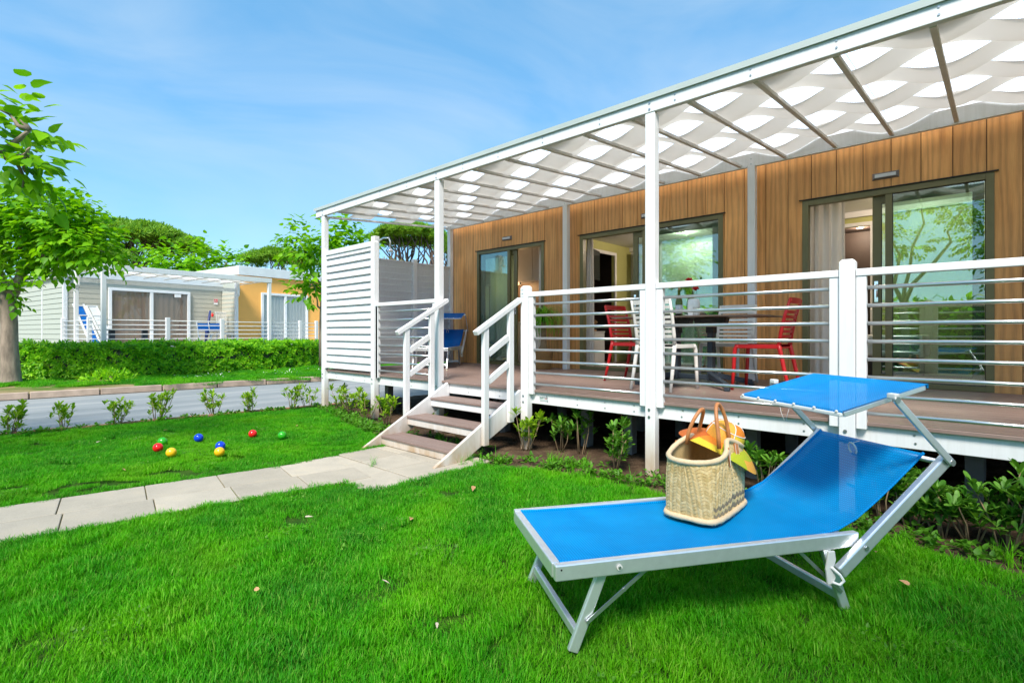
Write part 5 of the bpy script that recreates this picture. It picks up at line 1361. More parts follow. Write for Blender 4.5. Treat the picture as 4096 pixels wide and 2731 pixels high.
# nearer tree on the lawn whose branch hangs in at the top left
TN = Vector((-3.55, -5.0, -0.03))
def reln(F, y, w): return tuple(at(F, y, w) - TN)
leafy_tree('leafy mulberry branch reaching in at the top left corner', tuple(TN),
           [(0, 0, -0.1, 0.17), (0, 0, 0.9, 0.13), (0.05, 0.03, 1.8, 0.115), (0.1, 0.06, 2.25, 0.10)],
           [((0.1, 0.06, 2.2), reln(20, 600, 4.3), 0.07, 0.032), (reln(20, 600, 4.3), reln(120, 520, 4.3), 0.03, 0.012), (reln(20, 600, 4.3), reln(90, 630, 4.3), 0.012, 0.006), ((0.1, 0.06, 2.2), (-0.8, -0.8, 3.3), 0.06, 0.02)],
           [(reln(60, 500, 4.3), (0.22, 0.22, 0.13)), (reln(120, 590, 4.25), (0.15, 0.15, 0.12)), (reln(20, 640, 4.3), (0.22, 0.22, 0.12)), (reln(100, 690, 4.3), (0.12, 0.12, 0.09)), (reln(0, 440, 4.3), (0.14, 0.14, 0.07)), (reln(80, 480, 4.3), (0.14, 0.14, 0.08)), (reln(140, 630, 4.3), (0.11, 0.11, 0.09)), (reln(40, 580, 4.3), (0.22, 0.22, 0.17)), (reln(90, 750, 4.4), (0.09, 0.09, 0.09)), (reln(-120, 560, 4.4), (0.4, 0.4, 0.3)), ((-0.8, -0.9, 3.5), (0.9, 0.9, 0.6))],
           0.13, 1300, 280, seed=33, view=lambda P, d: np.where(np.abs(d - 5.7) < 0.9, -d, 50))
TM = Vector((-12.3, 3.8, 0.03))
def relm(F, y, w): return tuple(at(F, y, w) - TM)
leafy_tree('young mulberry tree behind the louvred screen', tuple(TM),
           [(0, 0, -0.1, 0.10), (0, 0, 1.4, 0.08), (0.05, 0, 2.3, 0.06)],
           [((0.05, 0, 2.2), relm(1200, 960, 16), 0.05, 0.015), ((0.05, 0, 2.2), relm(1340, 960, 16), 0.05, 0.015), ((0.05, 0, 2.2), relm(1290, 1010, 15.5), 0.04, 0.015), ((0.05, 0, 1.8), relm(1245, 1130, 15.5), 0.03, 0.01), ((0.05, 0, 2.2), relm(1420, 960, 16.3), 0.03, 0.01)],
           [(relm(1200, 960, 16), (0.30, 0.3, 0.40)), (relm(1345, 950, 16), (0.42, 0.42, 0.42)), (relm(1285, 1020, 15.7), (0.6, 0.6, 0.35)), (relm(1240, 1130, 15.5), (0.30, 0.3, 0.30)), (relm(1430, 985, 16.2), (0.38, 0.38, 0.28)), (relm(1160, 1010, 16), (0.3, 0.3, 0.2)), (relm(1400, 1010, 16), (0.5, 0.5, 0.25)), (relm(1215, 1180, 15.4), (0.22, 0.22, 0.15))],
           0.20, 1500, 60, seed=44)
TF = Vector((-24.3, 3.5, 0.0))
def relf(F, y, w): return tuple(at(F, y, w) - TF)
leafy_tree('round green mulberry tree rising behind the neighbouring cabin roof', tuple(TF),
           [(0, 0, -0.1, 0.14), (0, 0, 1.8, 0.11), (0.05, 0, 3.0, 0.09)],
           [((0.05, 0, 2.9), relf(700, 1050, 24), 0.07, 0.02), ((0.05, 0, 2.9), relf(820, 1050, 24), 0.07, 0.02), ((0.05, 0, 2.9), relf(905, 1050, 24), 0.05, 0.02)],
           [(relf(690, 1060, 24), (1.0, 1.0, 0.55)), (relf(780, 1050, 24), (1.0, 1.0, 0.65)), (relf(860, 1070, 24), (0.8, 0.8, 0.5)), (relf(925, 1075, 24), (0.45, 0.45, 0.5)), (relf(640, 1075, 24), (0.6, 0.6, 0.35))],
           0.27, 1500, 0, seed=55)

TUFT = []
TUFT_F = []
for k in range(9):
    a = k * 2.399; el = 0.25 + 1.1 * ((k % 3) / 2.0); b_ = len(TUFT)
    d = np.array([math.cos(a) * math.cos(el), math.sin(a) * math.cos(el), math.sin(el)]); sdv = unit(np.cross(d, [0.1, 0.3, 1])) * 0.10
    TUFT += [tuple(-sdv), tuple(sdv), tuple(d + sdv * 0.35), tuple(d - sdv * 0.35)]; TUFT_F.append((b_, b_ + 1, b_ + 2, b_ + 3))
def pine(label, base, crown_c, crx, cry, crz, n_lobe, n_tuft, trunks, seed, tuft=0.42):
    r = np.random.default_rng(seed); t = thing('umbrella_pine', label, 'tree', base, 0, 'umbrella pines on the skyline'); B = np.array(base, float); C_ = np.array(crown_c, float) - B
    lobes = []
    for k in range(n_lobe):
        a = r.uniform(0, 6.28); rr = math.sqrt(r.random()) * 0.92
        x, y = rr * math.cos(a), rr * math.sin(a); z = math.sqrt(max(0, 1 - rr * rr))
        lobes.append(C_ + np.array([x * crx, y * cry, z * crz * r.uniform(0.8, 1.0)]))
    tm = MB()
    tops = []
    for (dx, dy, hh, r0) in trunks:
        e = np.array([dx, dy, hh]); a, b_ = limb((dx * 0.25, dy * 0.25, -0.3), e, r0, r0 * 0.6, 6, 0.02, seed); tm.tube(a, b_, 9); tops.append(e)
    put(tm, 'trunk', 'pine_bark', t, True)
    bm = MB()
    for i, lo in enumerate(lobes):
        e = min(tops, key=lambda q: np.linalg.norm(q - lo)); a, b_ = limb(e, lo - np.array([0, 0, 0.25]), 0.10, 0.025, 4, 0.07, seed + i); bm.tube(a, b_, 5)
    put(bm, 'branches', 'pine_bark', t, True)
    D, U, S, P = [], [], [], []
    lr = max(0.5, 1.5 * crx / math.sqrt(n_lobe))
    for lo in lobes:
        for j in range(n_tuft):
            d = unit(r.normal(size=3)); d[2] = abs(d[2]) if r.random() < 0.86 else d[2]
            P.append(lo + d * np.array([lr, lr, lr * 0.48]) * r.uniform(0.6, 1.0)); U.append(d + np.array([0, 0, 0.9])); D.append(np.cross(U[-1], r.normal(size=3))); S.append(tuft * r.uniform(0.6, 1.2))
    tag(put(scatter_mesh('crown', TUFT, TUFT_F, frames(np.array(D), np.array(U), S), np.array(P)), 'crown', 'pine_needle', t, True), kind='stuff')
    return t
def gp(F, w): p_ = at(F, 1332, w); return (p_.x, p_.y, 0.0)
pine('broad umbrella pine behind the left mulberry and the neighbouring roof', gp(470, 42), tuple(at(545, 1045, 42)), 4.9, 4.9, 2.75, 80, 80, [(-0.6, 0.0, 4.6, 0.32), (1.3, 0.4, 4.4, 0.26)], 1)
pine('umbrella pine with bare branching limbs seen over the side screen', gp(1640, 40), tuple(at(1640, 990, 40)), 2.8, 2.8, 1.5, 40, 80, [(0.9, 0.3, 4.9, 0.20), (-1.2, 0.2, 4.7, 0.18), (0.2, -0.6, 5.0, 0.16), (2.2, 0.8, 5.2, 0.12)], 2, 0.36)
pine('distant umbrella pine between the neighbouring roof and the screen', gp(1085, 75), tuple(at(1110, 1085, 75)), 5.0, 5.0, 2.6, 34, 50, [(0, 0, 5.5, 0.3)], 3, 0.6)
pine('dark pine half hidden behind the trunk of the left tree', gp(290, 34), tuple(at(320, 1080, 34)), 2.7, 2.7, 1.5, 26, 55, [(-0.3, 0, 3.6, 0.22), (0.9, 0, 3.4, 0.2)], 4, 0.4)
pine('umbrella pine slice right of the tall post', gp(1800, 48), tuple(at(1810, 1020, 48)), 1.6, 1.6, 1.0, 14, 50, [(0, 0, 5.8, 0.14)], 5, 0.36)
for i, (F, y, w, rx, rz_, lab) in enumerate([(1560, 1070, 24, 1.0, 0.8, 'yellowish brush tree top above the side screen'), (1500, 1080, 22, 0.7, 0.7, 'bright brush top left of the pine trunks over the screen'), (1640, 1090, 26, 0.9, 0.5, 'low brush top right of centre over the screen'), (1180, 1090, 30, 1.5, 1.4, 'brownish tree behind the young mulberry'), (30, 1130, 28, 1.6, 1.6, 'grey green bush far behind the left trunk')]):
    p_ = at(F, y, w)
    t = bush((p_.x, p_.y, p_.z - rz_ * 0.6), rx, rx, rz_, 420, 0.20, 'olive_brush' if i != 1 else 'young_leaf', lab, 'brush_tree', 'brush tops on the skyline', 200 + i)
    put(MB().tube([(p_.x, p_.y, -0.1), (p_.x, p_.y, p_.z - rz_ * 0.5)], 0.07, 6), 'trunk', 'twig', t)
# trees and a hedge on the far side of the lawn, behind the viewer: they show as reflections in the door glass; the last tree is put in to shade
leafy_tree('slim tree mirrored in the right door glass, standing behind the viewer', (0.95, -9.2, 0), [(0, 0, -0.1, 0.13), (0.05, 0, 1.2, 0.10), (0.0, 0, 2.0, 0.09)],
           [((0, 0, 2.0), (-0.6, 0, 4.4), 0.06, 0.02), ((0, 0, 1.9), (0.4, 0.2, 4.8), 0.06, 0.02), ((0, 0, 1.9), (1.3, 0, 4.5), 0.06, 0.02)],
           [((-0.8, 0, 4.6), (0.8, 0.8, 0.6)), ((0.4, 0.2, 5.2), (0.9, 0.9, 0.7)), ((1.6, 0, 4.6), (0.9, 0.8, 0.7)), ((0.2, 0, 3.7), (0.6, 0.5, 0.3))], 0.11, 3000, 0, seed=61)
leafy_tree('leafy tree behind the viewer, mirrored in the middle door', (-2.4, -10.5, 0), [(0, 0, -0.1, 0.15), (0.05, 0, 1.4, 0.12), (0.0, 0, 2.2, 0.1)],
           [((0, 0, 2.1), (-0.8, 0, 4.2), 0.06, 0.02), ((0, 0, 2.1), (0.8, 0.2, 4.4), 0.06, 0.02)], [((-0.9, 0, 4.2), (1.2, 1.1, 0.9)), ((0.9, 0.2, 4.5), (1.2, 1.1, 0.9)), ((0, 0, 3.4), (1.2, 1, 0.6))], 0.12, 3200, 0, seed=62)
leafy_tree('dark leafy tree behind the viewer at the right', (3.6, -10.0, 0), [(0, 0, -0.1, 0.15), (0.05, 0, 1.4, 0.12), (0.0, 0, 2.2, 0.1)],
           [((0, 0, 2.1), (-0.6, 0, 3.9), 0.06, 0.02), ((0, 0, 2.1), (0.8, 0.2, 4.4), 0.06, 0.02)], [((-0.6, 0, 4.0), (1.1, 1.0, 1.0)), ((0.9, 0.2, 4.5), (1.2, 1.1, 0.9)), ((0, 0, 3.0), (1.1, 1, 0.6))], 0.12, 3400, 0, seed=63)
leafy_tree('tall leafy tree added unseen behind the viewer so its crown shades the lounger back', (6.55, -6.2, 0), [(0, 0, -0.1, 0.16), (0.0, 0, 1.6, 0.13), (0.05, 0, 3.6, 0.11)],  # unseen tree added to cast soft shade over the lounger's right part
           [((0.05, 0, 3.4), (-0.9, 0, 5.6), 0.06, 0.02), ((0.05, 0, 3.4), (0.9, 0.3, 5.8), 0.06, 0.02), ((0.05, 0, 3.4), (0.1, -0.8, 6.3), 0.06, 0.02)], [((-0.9, 0.2, 5.8), (1.2, 1.2, 0.8)), ((0.9, 0.2, 6.0), (1.2, 1.2, 0.8)), ((0, -0.6, 6.6), (1.2, 1.2, 0.8)), ((0, 0.5, 5.2), (1.0, 1.0, 0.5))], 0.15, 3800, 0, seed=64)
HB = [(-9, -14), (-3, -13.2), (3, -13), (9, -13.5)]
hb = thing('tall_hedge', 'tall green hedge behind the viewer across the lawn', 'hedge', (0, -13.2, 0))
r_ = np.random.default_rng(4); P = np.stack([r_.uniform(-9, 9, 5200), -13.2 + r_.normal(0, 0.35, 5200), r_.uniform(0, 2.3, 5200)], 1); D = r_.normal(size=(5200, 3)) + [0, 0.8, 0.2]; U = np.tile([0, 0.3, 1.0], (5200, 1)) + r_.normal(size=(5200, 3)) * 0.3
tag(put(scatter_mesh('foliage', LEAF_M, LEAF_MF, frames(D, U, r_.uniform(0.14, 0.26, 5200)), P), 'foliage', 'hedge_leaf', hb), kind='stuff')
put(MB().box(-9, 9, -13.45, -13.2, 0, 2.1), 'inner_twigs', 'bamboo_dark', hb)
# ------------------------------------------------------------------ neighbouring cabin across the road
NO = (-14.935, -1.142, 0.0); NR = R(97.88)
nc = thing('neighbour_cabin', 'pale sage and orange holiday cabin across the road behind the hedge', 'cabin', NO, NR)
ND = 0.70
def n_(mb, name, mat, parent=None, bevel=0.0): return put(mb, name, mat, parent or nc, True, bevel)
# sage part: side wall x = 0.03, front wall y = 3.4
n_(MB().box(0.04, 4.76, 3.412, 3.50, 0.45, 2.9).box(0.04, 0.12, 3.50, 8.6, 0.45, 2.9).box(4.78, 4.86, 2.42, 3.5, 0.45, 3.35), 'wall', 'sage_siding')
bo = None
for k in range(15):      # lapped boards on the side and front
    z = 0.46 + k * 0.163
    if z + 0.16 > 2.9: break
    if bo is None:
        bs = n_(MB().add([(0.018, 3.40, 0), (0.018, 5.60, 0), (0.034, 5.60, 0.160), (0.034, 3.40, 0.160), (0.034, 5.60, 0), (0.034, 3.40, 0)], [(0, 3, 2, 1), (0, 1, 4, 5)]), 'side_board', 'sage_siding')
        bs2 = n_(MB().add([(0.018, 5.68, 0), (0.018, 8.60, 0), (0.034, 8.60, 0.160), (0.034, 5.68, 0.160), (0.034, 8.6, 0), (0.034, 5.68, 0)], [(0, 3, 2, 1), (0, 1, 4, 5)]), 'side_board', 'sage_siding')
        bf = n_(MB().add([(0.10, 3.401, 0), (1.13, 3.401, 0), (1.13, 3.408, 0.160), (0.10, 3.408, 0.160)], [(0, 1, 2, 3)]), 'front_board', 'beige_siding')
        bf2 = n_(MB().add([(3.66, 3.401, 0), (4.77, 3.401, 0), (4.77, 3.408, 0.160), (3.66, 3.408, 0.160)], [(0, 1, 2, 3)]), 'front_board', 'beige_siding')
        br_ = n_(MB().add([(4.772, 3.39, 0), (4.772, 2.42, 0), (4.786, 2.42, 0.160), (4.786, 3.39, 0.160)], [(0, 1, 2, 3)]), 'return_board', 'beige_siding')
        bo = (bs, bs2, bf, bf2, br_); cur = bo
    else:
        cur = []
        for q in bo:
            c = q.copy(); link(c); cur.append(c)
    for c in cur: c.location = (0, 0, z)
n_(MB().box(0.0, 0.10, 3.385, 3.399, 0.45, 2.88).box(-0.002, 0.016, 3.40, 3.49, 0.45, 2.88).box(0.004, 0.030, 5.605, 5.675, 0.45, 2.86).box(0.004, 0.034, 8.61, 8.68, 0.45, 2.86), 'corner_trim', 'white_pvc')
n_(MB().box(-0.06, 4.78, 3.30, 8.75, 2.90, 3.235), 'roof_fascia', 'roof_white', None, 0.01)
n_(MB().box(4.80, 10.5, 2.20, 8.75, 3.32, 3.66), 'roof_fascia', 'roof_white', None, 0.01)
for y in (4.2, 5.6, 7.0): n_(MB().box(-0.16, -0.06, y - 0.03, y + 0.03, 2.98, 3.03).extx([(y - 0.22, 3.13), (y + 0.22, 3.13), (y + 0.14, 3.07), (y - 0.14, 3.07)], -0.20, -0.065), 'roof_bracket', 'roof_white')
# orange part
n_(MB().box(4.85, 5.72, 2.30, 2.40, 0.45, 3.318).box(7.73, 10.4, 2.30, 2.40, 0.45, 3.318).box(5.72, 7.73, 2.30, 2.40, 2.72, 3.318).box(4.86, 10.4, 2.41, 8.5, 0.45, 3.3), 'orange_wall', 'orange_render')
n_(MB().box(6.08, 6.086, 2.296, 2.299, 2.73, 3.318).box(8.5, 8.506, 2.296, 2.299, 0.5, 3.318), 'wall_joint', 'edging_brick')
def n_door(x0, x1, y, z1, cur, open_right, label):
    f = n_(MB().box(x0, x0 + 0.09, y - 0.06, y + 0.02, ND, z1).box(x1 - 0.09, x1, y - 0.06, y + 0.02, ND, z1).box(x0 + 0.09, x1 - 0.09, y - 0.06, y + 0.02, z1 - 0.09, z1).box((x0 + x1) / 2 - 0.05, (x0 + x1) / 2 + 0.05, y - 0.055, y + 0.015, ND, z1 - 0.09), 'door_frame', 'white_pvc', None, 0.006); f['label'] = label
    n_(MB().box(x0 + 0.09, x1 - 0.09, y - 0.02, y - 0.014, ND, z1 - 0.09), 'pane', 'neighbour_glass', f)
    for q0, q1 in ((x0 + 0.09, (x0 + x1) / 2 - 0.05), ((x0 + x1) / 2 + 0.05, x1 - 0.09)):
        def cf(u, v, q0=q0, q1=q1): return (q0 + u * (q1 - q0), y + 0.01 + 0.006 * math.sin(u * 40 + v), ND + v * (z1 - 0.10 - ND))
        n_(MB().grid(cf, 60, 1), 'curtain', cur, f)
n_door(1.15, 3.63, 3.39, 2.64, 'brown_curtain', 0, 'white framed sliding door with brown curtains')
n_door(5.72, 7.73, 2.30, 2.715, 'grey_curtain', 0, 'white framed sliding door with pale grey curtains')
n_(MB().box(3.10, 3.30, 3.30, 3.333, 2.42, 2.53), 'door_closer', 'white_pvc')
n_(MB().box(-0.1, 9.0, -0.05, 3.38, ND - 0.14, ND), 'deck_floor', 'white_pvc')
# its pergola
np_ = thing('neighbour_pergola', 'white pergola roof over the neighbouring cabin deck', 'pergola', NO, NR)
def p__(mb, name, mat, bevel=0.0): return put(mb, name, mat, np_, True, bevel)
for x in (0.0, 4.73): p__(MB().box(x - 0.055, x + 0.055, -0.05, 0.05, 0, 2.87), 'post', 'white_timber', 0.008)
for x in (0.0, 4.73):
    p__(MB().box(x - 0.05, x + 0.05, 2.16, 2.26, 0, 2.50), 'rear_post', 'white_timber', 0.008)
    p__(MB().extx([(2.10, 2.50), (2.26, 2.42), (2.26, 3.0), (2.06, 3.0), (2.06, 2.56)], x - 0.045, x + 0.045), 'bracket', 'white_timber', 0.006)
p__(MB().box(-0.06, 4.80, -0.06, 0.04, 2.88, 3.03), 'front_beam', 'white_timber', 0.006)
p__(MB().box(-0.06, 4.80, 2.10, 2.16, 2.66, 2.78), 'rear_beam', 'white_timber', 0.006)
for k in range(9):
    x = -0.02 + k * 0.595
    p__(MB().bar((x, 0.04, 2.95), (x, 2.3, 2.91), 0.045, 0.02), 'rafter', 'rafter_paint')
for i in range(5):
    ya = 0.08 + i * 0.42
    p__(MB().grid(lambda u, v, i=i, ya=ya: (u * 4.76, ya + v * 0.40, 2.975 + 0.022 * math.cos(math.pi * u * 8 + math.pi * i)), 96, 1), 'diffuser_strip', 'diffuser')
p__(MB().add([(-0.04, 0.0, 3.035), (4.78, 0.0, 3.035), (4.78, 2.3, 3.02), (-0.04, 2.3, 3.02)], [(0, 1, 2, 3)]), 'roof_sheet', 'polycarbonate')
# its railing
nr = thing('neighbour_railing', 'white railing round the neighbouring cabin deck above the hedge', 'railing', NO, NR)
for (x, y) in ((1.57, 0), (3.14, 0), (5.91, 0), (6.59, 0), (8.0, 0), (0, 1.1), (0, 3.40)):
    put(MB().box(x - 0.055, x + 0.055, y - 0.045, y + 0.045, 0, 1.60), 'newel_post', 'white_timber', nr, True, 0.008)
for k in range(6):
    z = 0.84 + k * 0.133
    put(MB().tube([(0.05, 0, z), (8.6, 0, z)], 0.014, 6), 'rail_bar', 'white_pvc', nr, True)
    put(MB().tube([(0, 0.05, z), (0, 3.38, z)], 0.014, 6), 'rail_bar', 'white_pvc', nr, True)
put(MB().tube([(0.05, 0, ND + 0.02), (8.6, 0, ND + 0.02)], 0.02, 6), 'rail_bar', 'white_pvc', nr, True)
# things on its deck
def nloc(x, y, z): v_ = Matrix.LocRotScale(Vector(NO), Euler((0, 0, NR)), None) @ Vector((x, y, z)); return tuple(v_)
sg = thing('fire_sign', 'small red and white fire extinguisher sign on the sage wall', 'sign', nloc(4.545, 3.385, 2.335), NR)
put(MB().box(-0.075, 0.075, -0.006, 0, -0.11, 0.11), 'panel', 'white_pvc', sg, True)
put(MB().box(-0.066, -0.004, -0.009, -0.0065, -0.03, 0.10).box(0.004, 0.066, -0.009, -0.0065, -0.03, 0.10), 'red_field', 'ink_red', sg, True)
put(MB().box(-0.047, -0.033, -0.011, -0.0095, -0.015, 0.05).box(-0.025, -0.017, -0.011, -0.0095, 0.0, 0.08).box(0.028, 0.042, -0.011, -0.0095, -0.015, 0.06), 'pictogram', 'white_pvc', sg, True)
nt_ = thing('neighbour_table', 'dark pedestal table on the neighbouring deck', 'table', nloc(0.95, 1.1, ND), NR)
put(MB().box(-0.75, 0.75, -0.4, 0.4, 0.52, 0.55), 'table_top', 'table_dark', nt_, True, 0.01)
for s in (-0.42, 0.42): put(MB().box(s - 0.07, s + 0.07, -0.06, 0.06, 0, 0.519), 'leg', 'table_dark', nt_, True, 0.01)
# folded loungers leaning at the corner
for i, (x, y, lean, lab) in enumerate(((0.28, 2.9, 0.30, 'folded blue sun lounger leaning on the sage wall'), (0.62, 2.75, 0.34, 'folded white framed lounger leaning beside the blue one'))):
    fl = thing('folded_lounger', lab, 'sun lounger', nloc(x, y, ND), NR, 'folded loungers on the neighbouring deck')
    tx = -lean
    for dx in (0.0, 0.26): put(MB().bar((dx + 0.30, 0, 0.0), (dx + 0.30 + tx * 1.4, 0.2, 1.35 - i * 0.05), 0.04, 0.05), 'frame_rail', 'white_pvc', fl, True)
    for k in range(4):
        f = 0.3 + k * 0.22; put(MB().bar((0.30 + tx * 1.4 * f, 0.2 * f, 1.35 * f), (0.56 + tx * 1.4 * f, 0.2 * f, 1.35 * f), 0.03, 0.03), 'cross_bar', 'white_pvc', fl, True)
    put(MB().add([(0.34 + tx * 0.1, 0.01, 0.1), (0.52 + tx * 0.1, 0.01, 0.1), (0.52 + tx * 1.35, 0.19, 1.28), (0.34 + tx * 1.35, 0.19, 1.28)], [(0, 1, 2, 3)]), 'sling', 'blue_mesh_far' if i == 0 else 'white_pvc', fl, True)
# stacked chairs in the corner
for i, (x, lab, mt) in enumerate(((3.75, 'left blue and white folding chair against the sage wall', 'blue_mesh_far'), (4.15, 'right blue and white folding chair against the sage wall', 'blue_mesh_far'))):
    fc = thing('folding_chair', lab, 'chair', nloc(x, 2.55, ND), NR, 'folded chairs on the neighbouring deck')
    for sx in (-0.2, 0.2): put(MB().tube([(sx, -0.2, 0), (sx, 0.0, 0.40), (sx, 0.12, 0.82), (sx * 0.8, 0.13, 0.86)], 0.018, 6), 'frame', 'white_pvc', fc, True)
    for sx in (-0.2, 0.2): put(MB().tube([(sx * 0.9, 0.25, 0), (sx * 0.9, -0.18, 0.42)], 0.016, 6), 'leg', 'white_pvc', fc, True)
    put(MB().box(-0.19, 0.19, -0.18, 0.08, 0.38, 0.41), 'seat', mt, fc, True, 0.01)
    put(MB().add([(-0.19, 0.03, 0.52), (0.19, 0.03, 0.52), (0.19, 0.12, 0.80), (-0.19, 0.12, 0.80)], [(0, 1, 2, 3)]), 'backrest', mt, fc, True)
wc = thing('white_plastic_chair', 'tall white slatted plastic chair in the corner of the neighbouring deck', 'chair', nloc(4.48, 2.75, ND), NR)
for k in range(6): put(MB().bar((-0.17 + k * 0.068, 0.0, 0.5), (-0.17 + k * 0.068, 0.12, 1.20), 0.03, 0.015, (0, 1, 0)), 'back_slat', 'white_plastic', wc, True)
put(MB().box(-0.21, 0.21, 0.10, 0.14, 1.17, 1.23), 'top_rail', 'white_plastic', wc, True, 0.01)
put(MB().box(-0.22, 0.22, -0.36, 0.04, 0.42, 0.46), 'seat', 'white_plastic', wc, True, 0.01)
for sx in (-0.2, 0.2):
    for sy in (-0.33, 0.02): put(MB().bar((sx, sy, 0), (sx * 0.95, sy, 0.42), 0.045, 0.045), 'leg', 'white_plastic', wc, True)
pr_ = thing('closed_parasol', 'dark blue closed parasol leaning in the corner of the neighbouring deck', 'parasol', nloc(4.28, 3.2, ND), NR)
put(MB().tube([(-0.2, 0, 0), (-0.12, 0.02, 0.5), (0.0, 0.05, 1.28)], [0.03, 0.07, 0.03], 8), 'canopy', 'navy_plastic', pr_, True)
put(MB().lathe([(0.03, 0), (0.05, 0.08), (0.02, 0.14), (0, 0.15)], 8, (0.06, 0, 1.05)), 'tip', 'ball_red', pr_, True)

# outdoor shower beside the veranda
sh = thing('outdoor_shower', 'white outdoor shower post with chrome head behind the screens', 'shower', (-5.15, 1.15, -0.05))
put(MB().box(-0.06, 0.06, -0.05, 0.05, 0, 2.90), 'post', 'white_timber', sh, True, 0.006)
put(MB().tube([(0.06, 0, 2.80), (0.16, 0.06, 2.86), (0.24, 0.12, 2.86), (0.26, 0.135, 2.80), (0.26, 0.135, 2.66)], 0.014, 8), 'arm', 'chrome', sh, True)
put(MB().lathe([(0.015, 0.06), (0.05, 0.02), (0.055, 0.0), (0, 0.0)], 14, (0.26, 0.135, 2.62)), 'shower_head', 'chrome', sh, True)

# fallen leaves
lm_ = leaf_mesh('dry_leaf', LEAF_M, LEAF_MF, 'fallen_leaf'); lm2 = leaf_mesh('pale_leaf', LEAF_O, LEAF_OF, 'fallen_leaf')
for k, (x, y) in enumerate([(0.92, -2.62), (0.30, -2.05), (1.05, -1.55), (-0.15, -2.45), (0.55, -3.05), (-0.35, -1.85), (-3.6, -1.4), (-4.1, -2.3), (-2.4, -3.0), (-3.9, -2.9), (-3.3, -1.1), (-2.6, -1.15), (1.9, -0.75), (2.45, -0.72), (2.62, -1.05), (1.35, -2.7), (0.1, -1.35)]):
    if on_path(x, y, 0.03): continue
    o = link(bpy.data.objects.new('fallen_leaf', lm_ if k % 3 else lm2)); s = rng.uniform(0.03, 0.05)
    o.location = (x, y, 0.022); o.scale = (s, s, s); o.rotation_euler = (rng.uniform(-.4, .4), rng.uniform(-.4, .4), rng.uniform(0, 6))
    tag(o, 'small dry fallen leaf lying on the grass', 'leaf', 'fallen leaves on the lawn')

# ------------------------------------------------------------------ grass
def tuft(seed, nb, rad, hmin, hmax, w):
    r = random.Random(seed); mb = MB()
    for k in range(nb):
        a = r.uniform(0, 6.283); rr = rad * math.sqrt(r.random()); bx, by = rr * math.cos(a), rr * math.sin(a)
        h = r.uniform(hmin, hmax); d = r.uniform(0, 6.283); ln = h * r.uniform(0.15, 0.95); ww = w * r.uniform(0.7, 1.2)
        sx, sy = -math.sin(d) * ww, math.cos(d) * ww; dx, dy = math.cos(d) * ln, math.sin(d) * ln
        vs = [(bx - sx, by - sy, 0), (bx + sx, by + sy, 0), (bx + dx * 0.35 + sx * 0.85, by + dy * 0.35 + sy * 0.85, h * 0.62), (bx + dx * 0.35 - sx * 0.85, by + dy * 0.35 - sy * 0.85, h * 0.62), (bx + dx, by + dy, h)]
        mb.add(vs, [(0, 1, 2, 3), (3, 2, 4)], True)
    return mb
def tuft_coll(name, n, nb, rad, h0, h1, w, s0):
    c = bpy.data.collections.new(name)
    for k in range(n):
        me = tuft(s0 + k, nb, rad, h0, h1, w).mesh('grass_tuft'); me.materials.append(M['grass'])
        c.objects.link(bpy.data.objects.new('grass_tuft', me))
    return c
tc_ = tuft_coll('grass_tufts', 6, 66, 0.055, 0.019, 0.041, 0.0017, 0)
tbig = tuft_coll('grass_sods', 6, 1350, 0.17, 0.019, 0.041, 0.0017, 300)
def grass_group(density, smin, smax, seed, coll):
    ng = bpy.data.node_groups.new('grass', 'GeometryNodeTree')
    ng.interface.new_socket('Geometry', in_out='INPUT', socket_type='NodeSocketGeometry'); ng.interface.new_socket('Geometry', in_out='OUTPUT', socket_type='NodeSocketGeometry')
    n, l = ng.nodes, ng.links
    gi, go = n.new('NodeGroupInput'), n.new('NodeGroupOutput')
    dp = n.new('GeometryNodeDistributePointsOnFaces')
    if density < 100:
        dp.distribute_method = 'POISSON'; dp.inputs['Distance Min'].default_value = 0.112; dp.inputs['Density Max'].default_value = density * 4
    else: dp.inputs['Density'].default_value = density
    dp.inputs['Seed'].default_value = seed
    ci = n.new('GeometryNodeCollectionInfo'); ci.inputs['Collection'].default_value = coll; ci.inputs['Separate Children'].default_value = True; ci.inputs['Reset Children'].default_value = True
    ip = n.new('GeometryNodeInstanceOnPoints'); ip.inputs['Pick Instance'].default_value = True
    rr = n.new('FunctionNodeRandomValue'); rr.data_type = 'FLOAT_VECTOR'; rr.inputs[0].default_value = (-0.18, -0.18, 0); rr.inputs[1].default_value = (0.18, 0.18, 6.283)
    rs = n.new('FunctionNodeRandomValue'); rs.data_type = 'FLOAT'; rs.inputs[2].default_value = smin; rs.inputs[3].default_value = smax
    l.new(gi.outputs[0], dp.inputs['Mesh']); l.new(dp.outputs['Points'], ip.inputs['Points']); l.new(ci.outputs[0], ip.inputs['Instance'])
    l.new(rr.outputs[0], ip.inputs['Rotation']); l.new(rs.outputs[1], ip.inputs['Scale']); l.new(ip.outputs[0], go.inputs[0])
    return ng
def grass_patch(name, label, inside, x0, x1, y0, y1, step, z, density, smin, smax, seed, coll):
    mb = MB(); nx, ny = int((x1 - x0) / step), int((y1 - y0) / step)
    for i in range(nx):
        for j in range(ny):
            x, y = x0 + i * step, y0 + j * step
            if inside(x + step / 2, y + step / 2): mb.add([(x, y, z), (x + step, y, z), (x + step, y + step, z), (x, y + step, z)], [(0, 1, 2, 3)])
    o = put(mb, name, 'grass'); tag(o, label, 'grass', None, 'stuff')
    md = o.modifiers.new('grass', 'NODES'); md.node_group = grass_group(density, smin, smax, seed, coll)
    return o
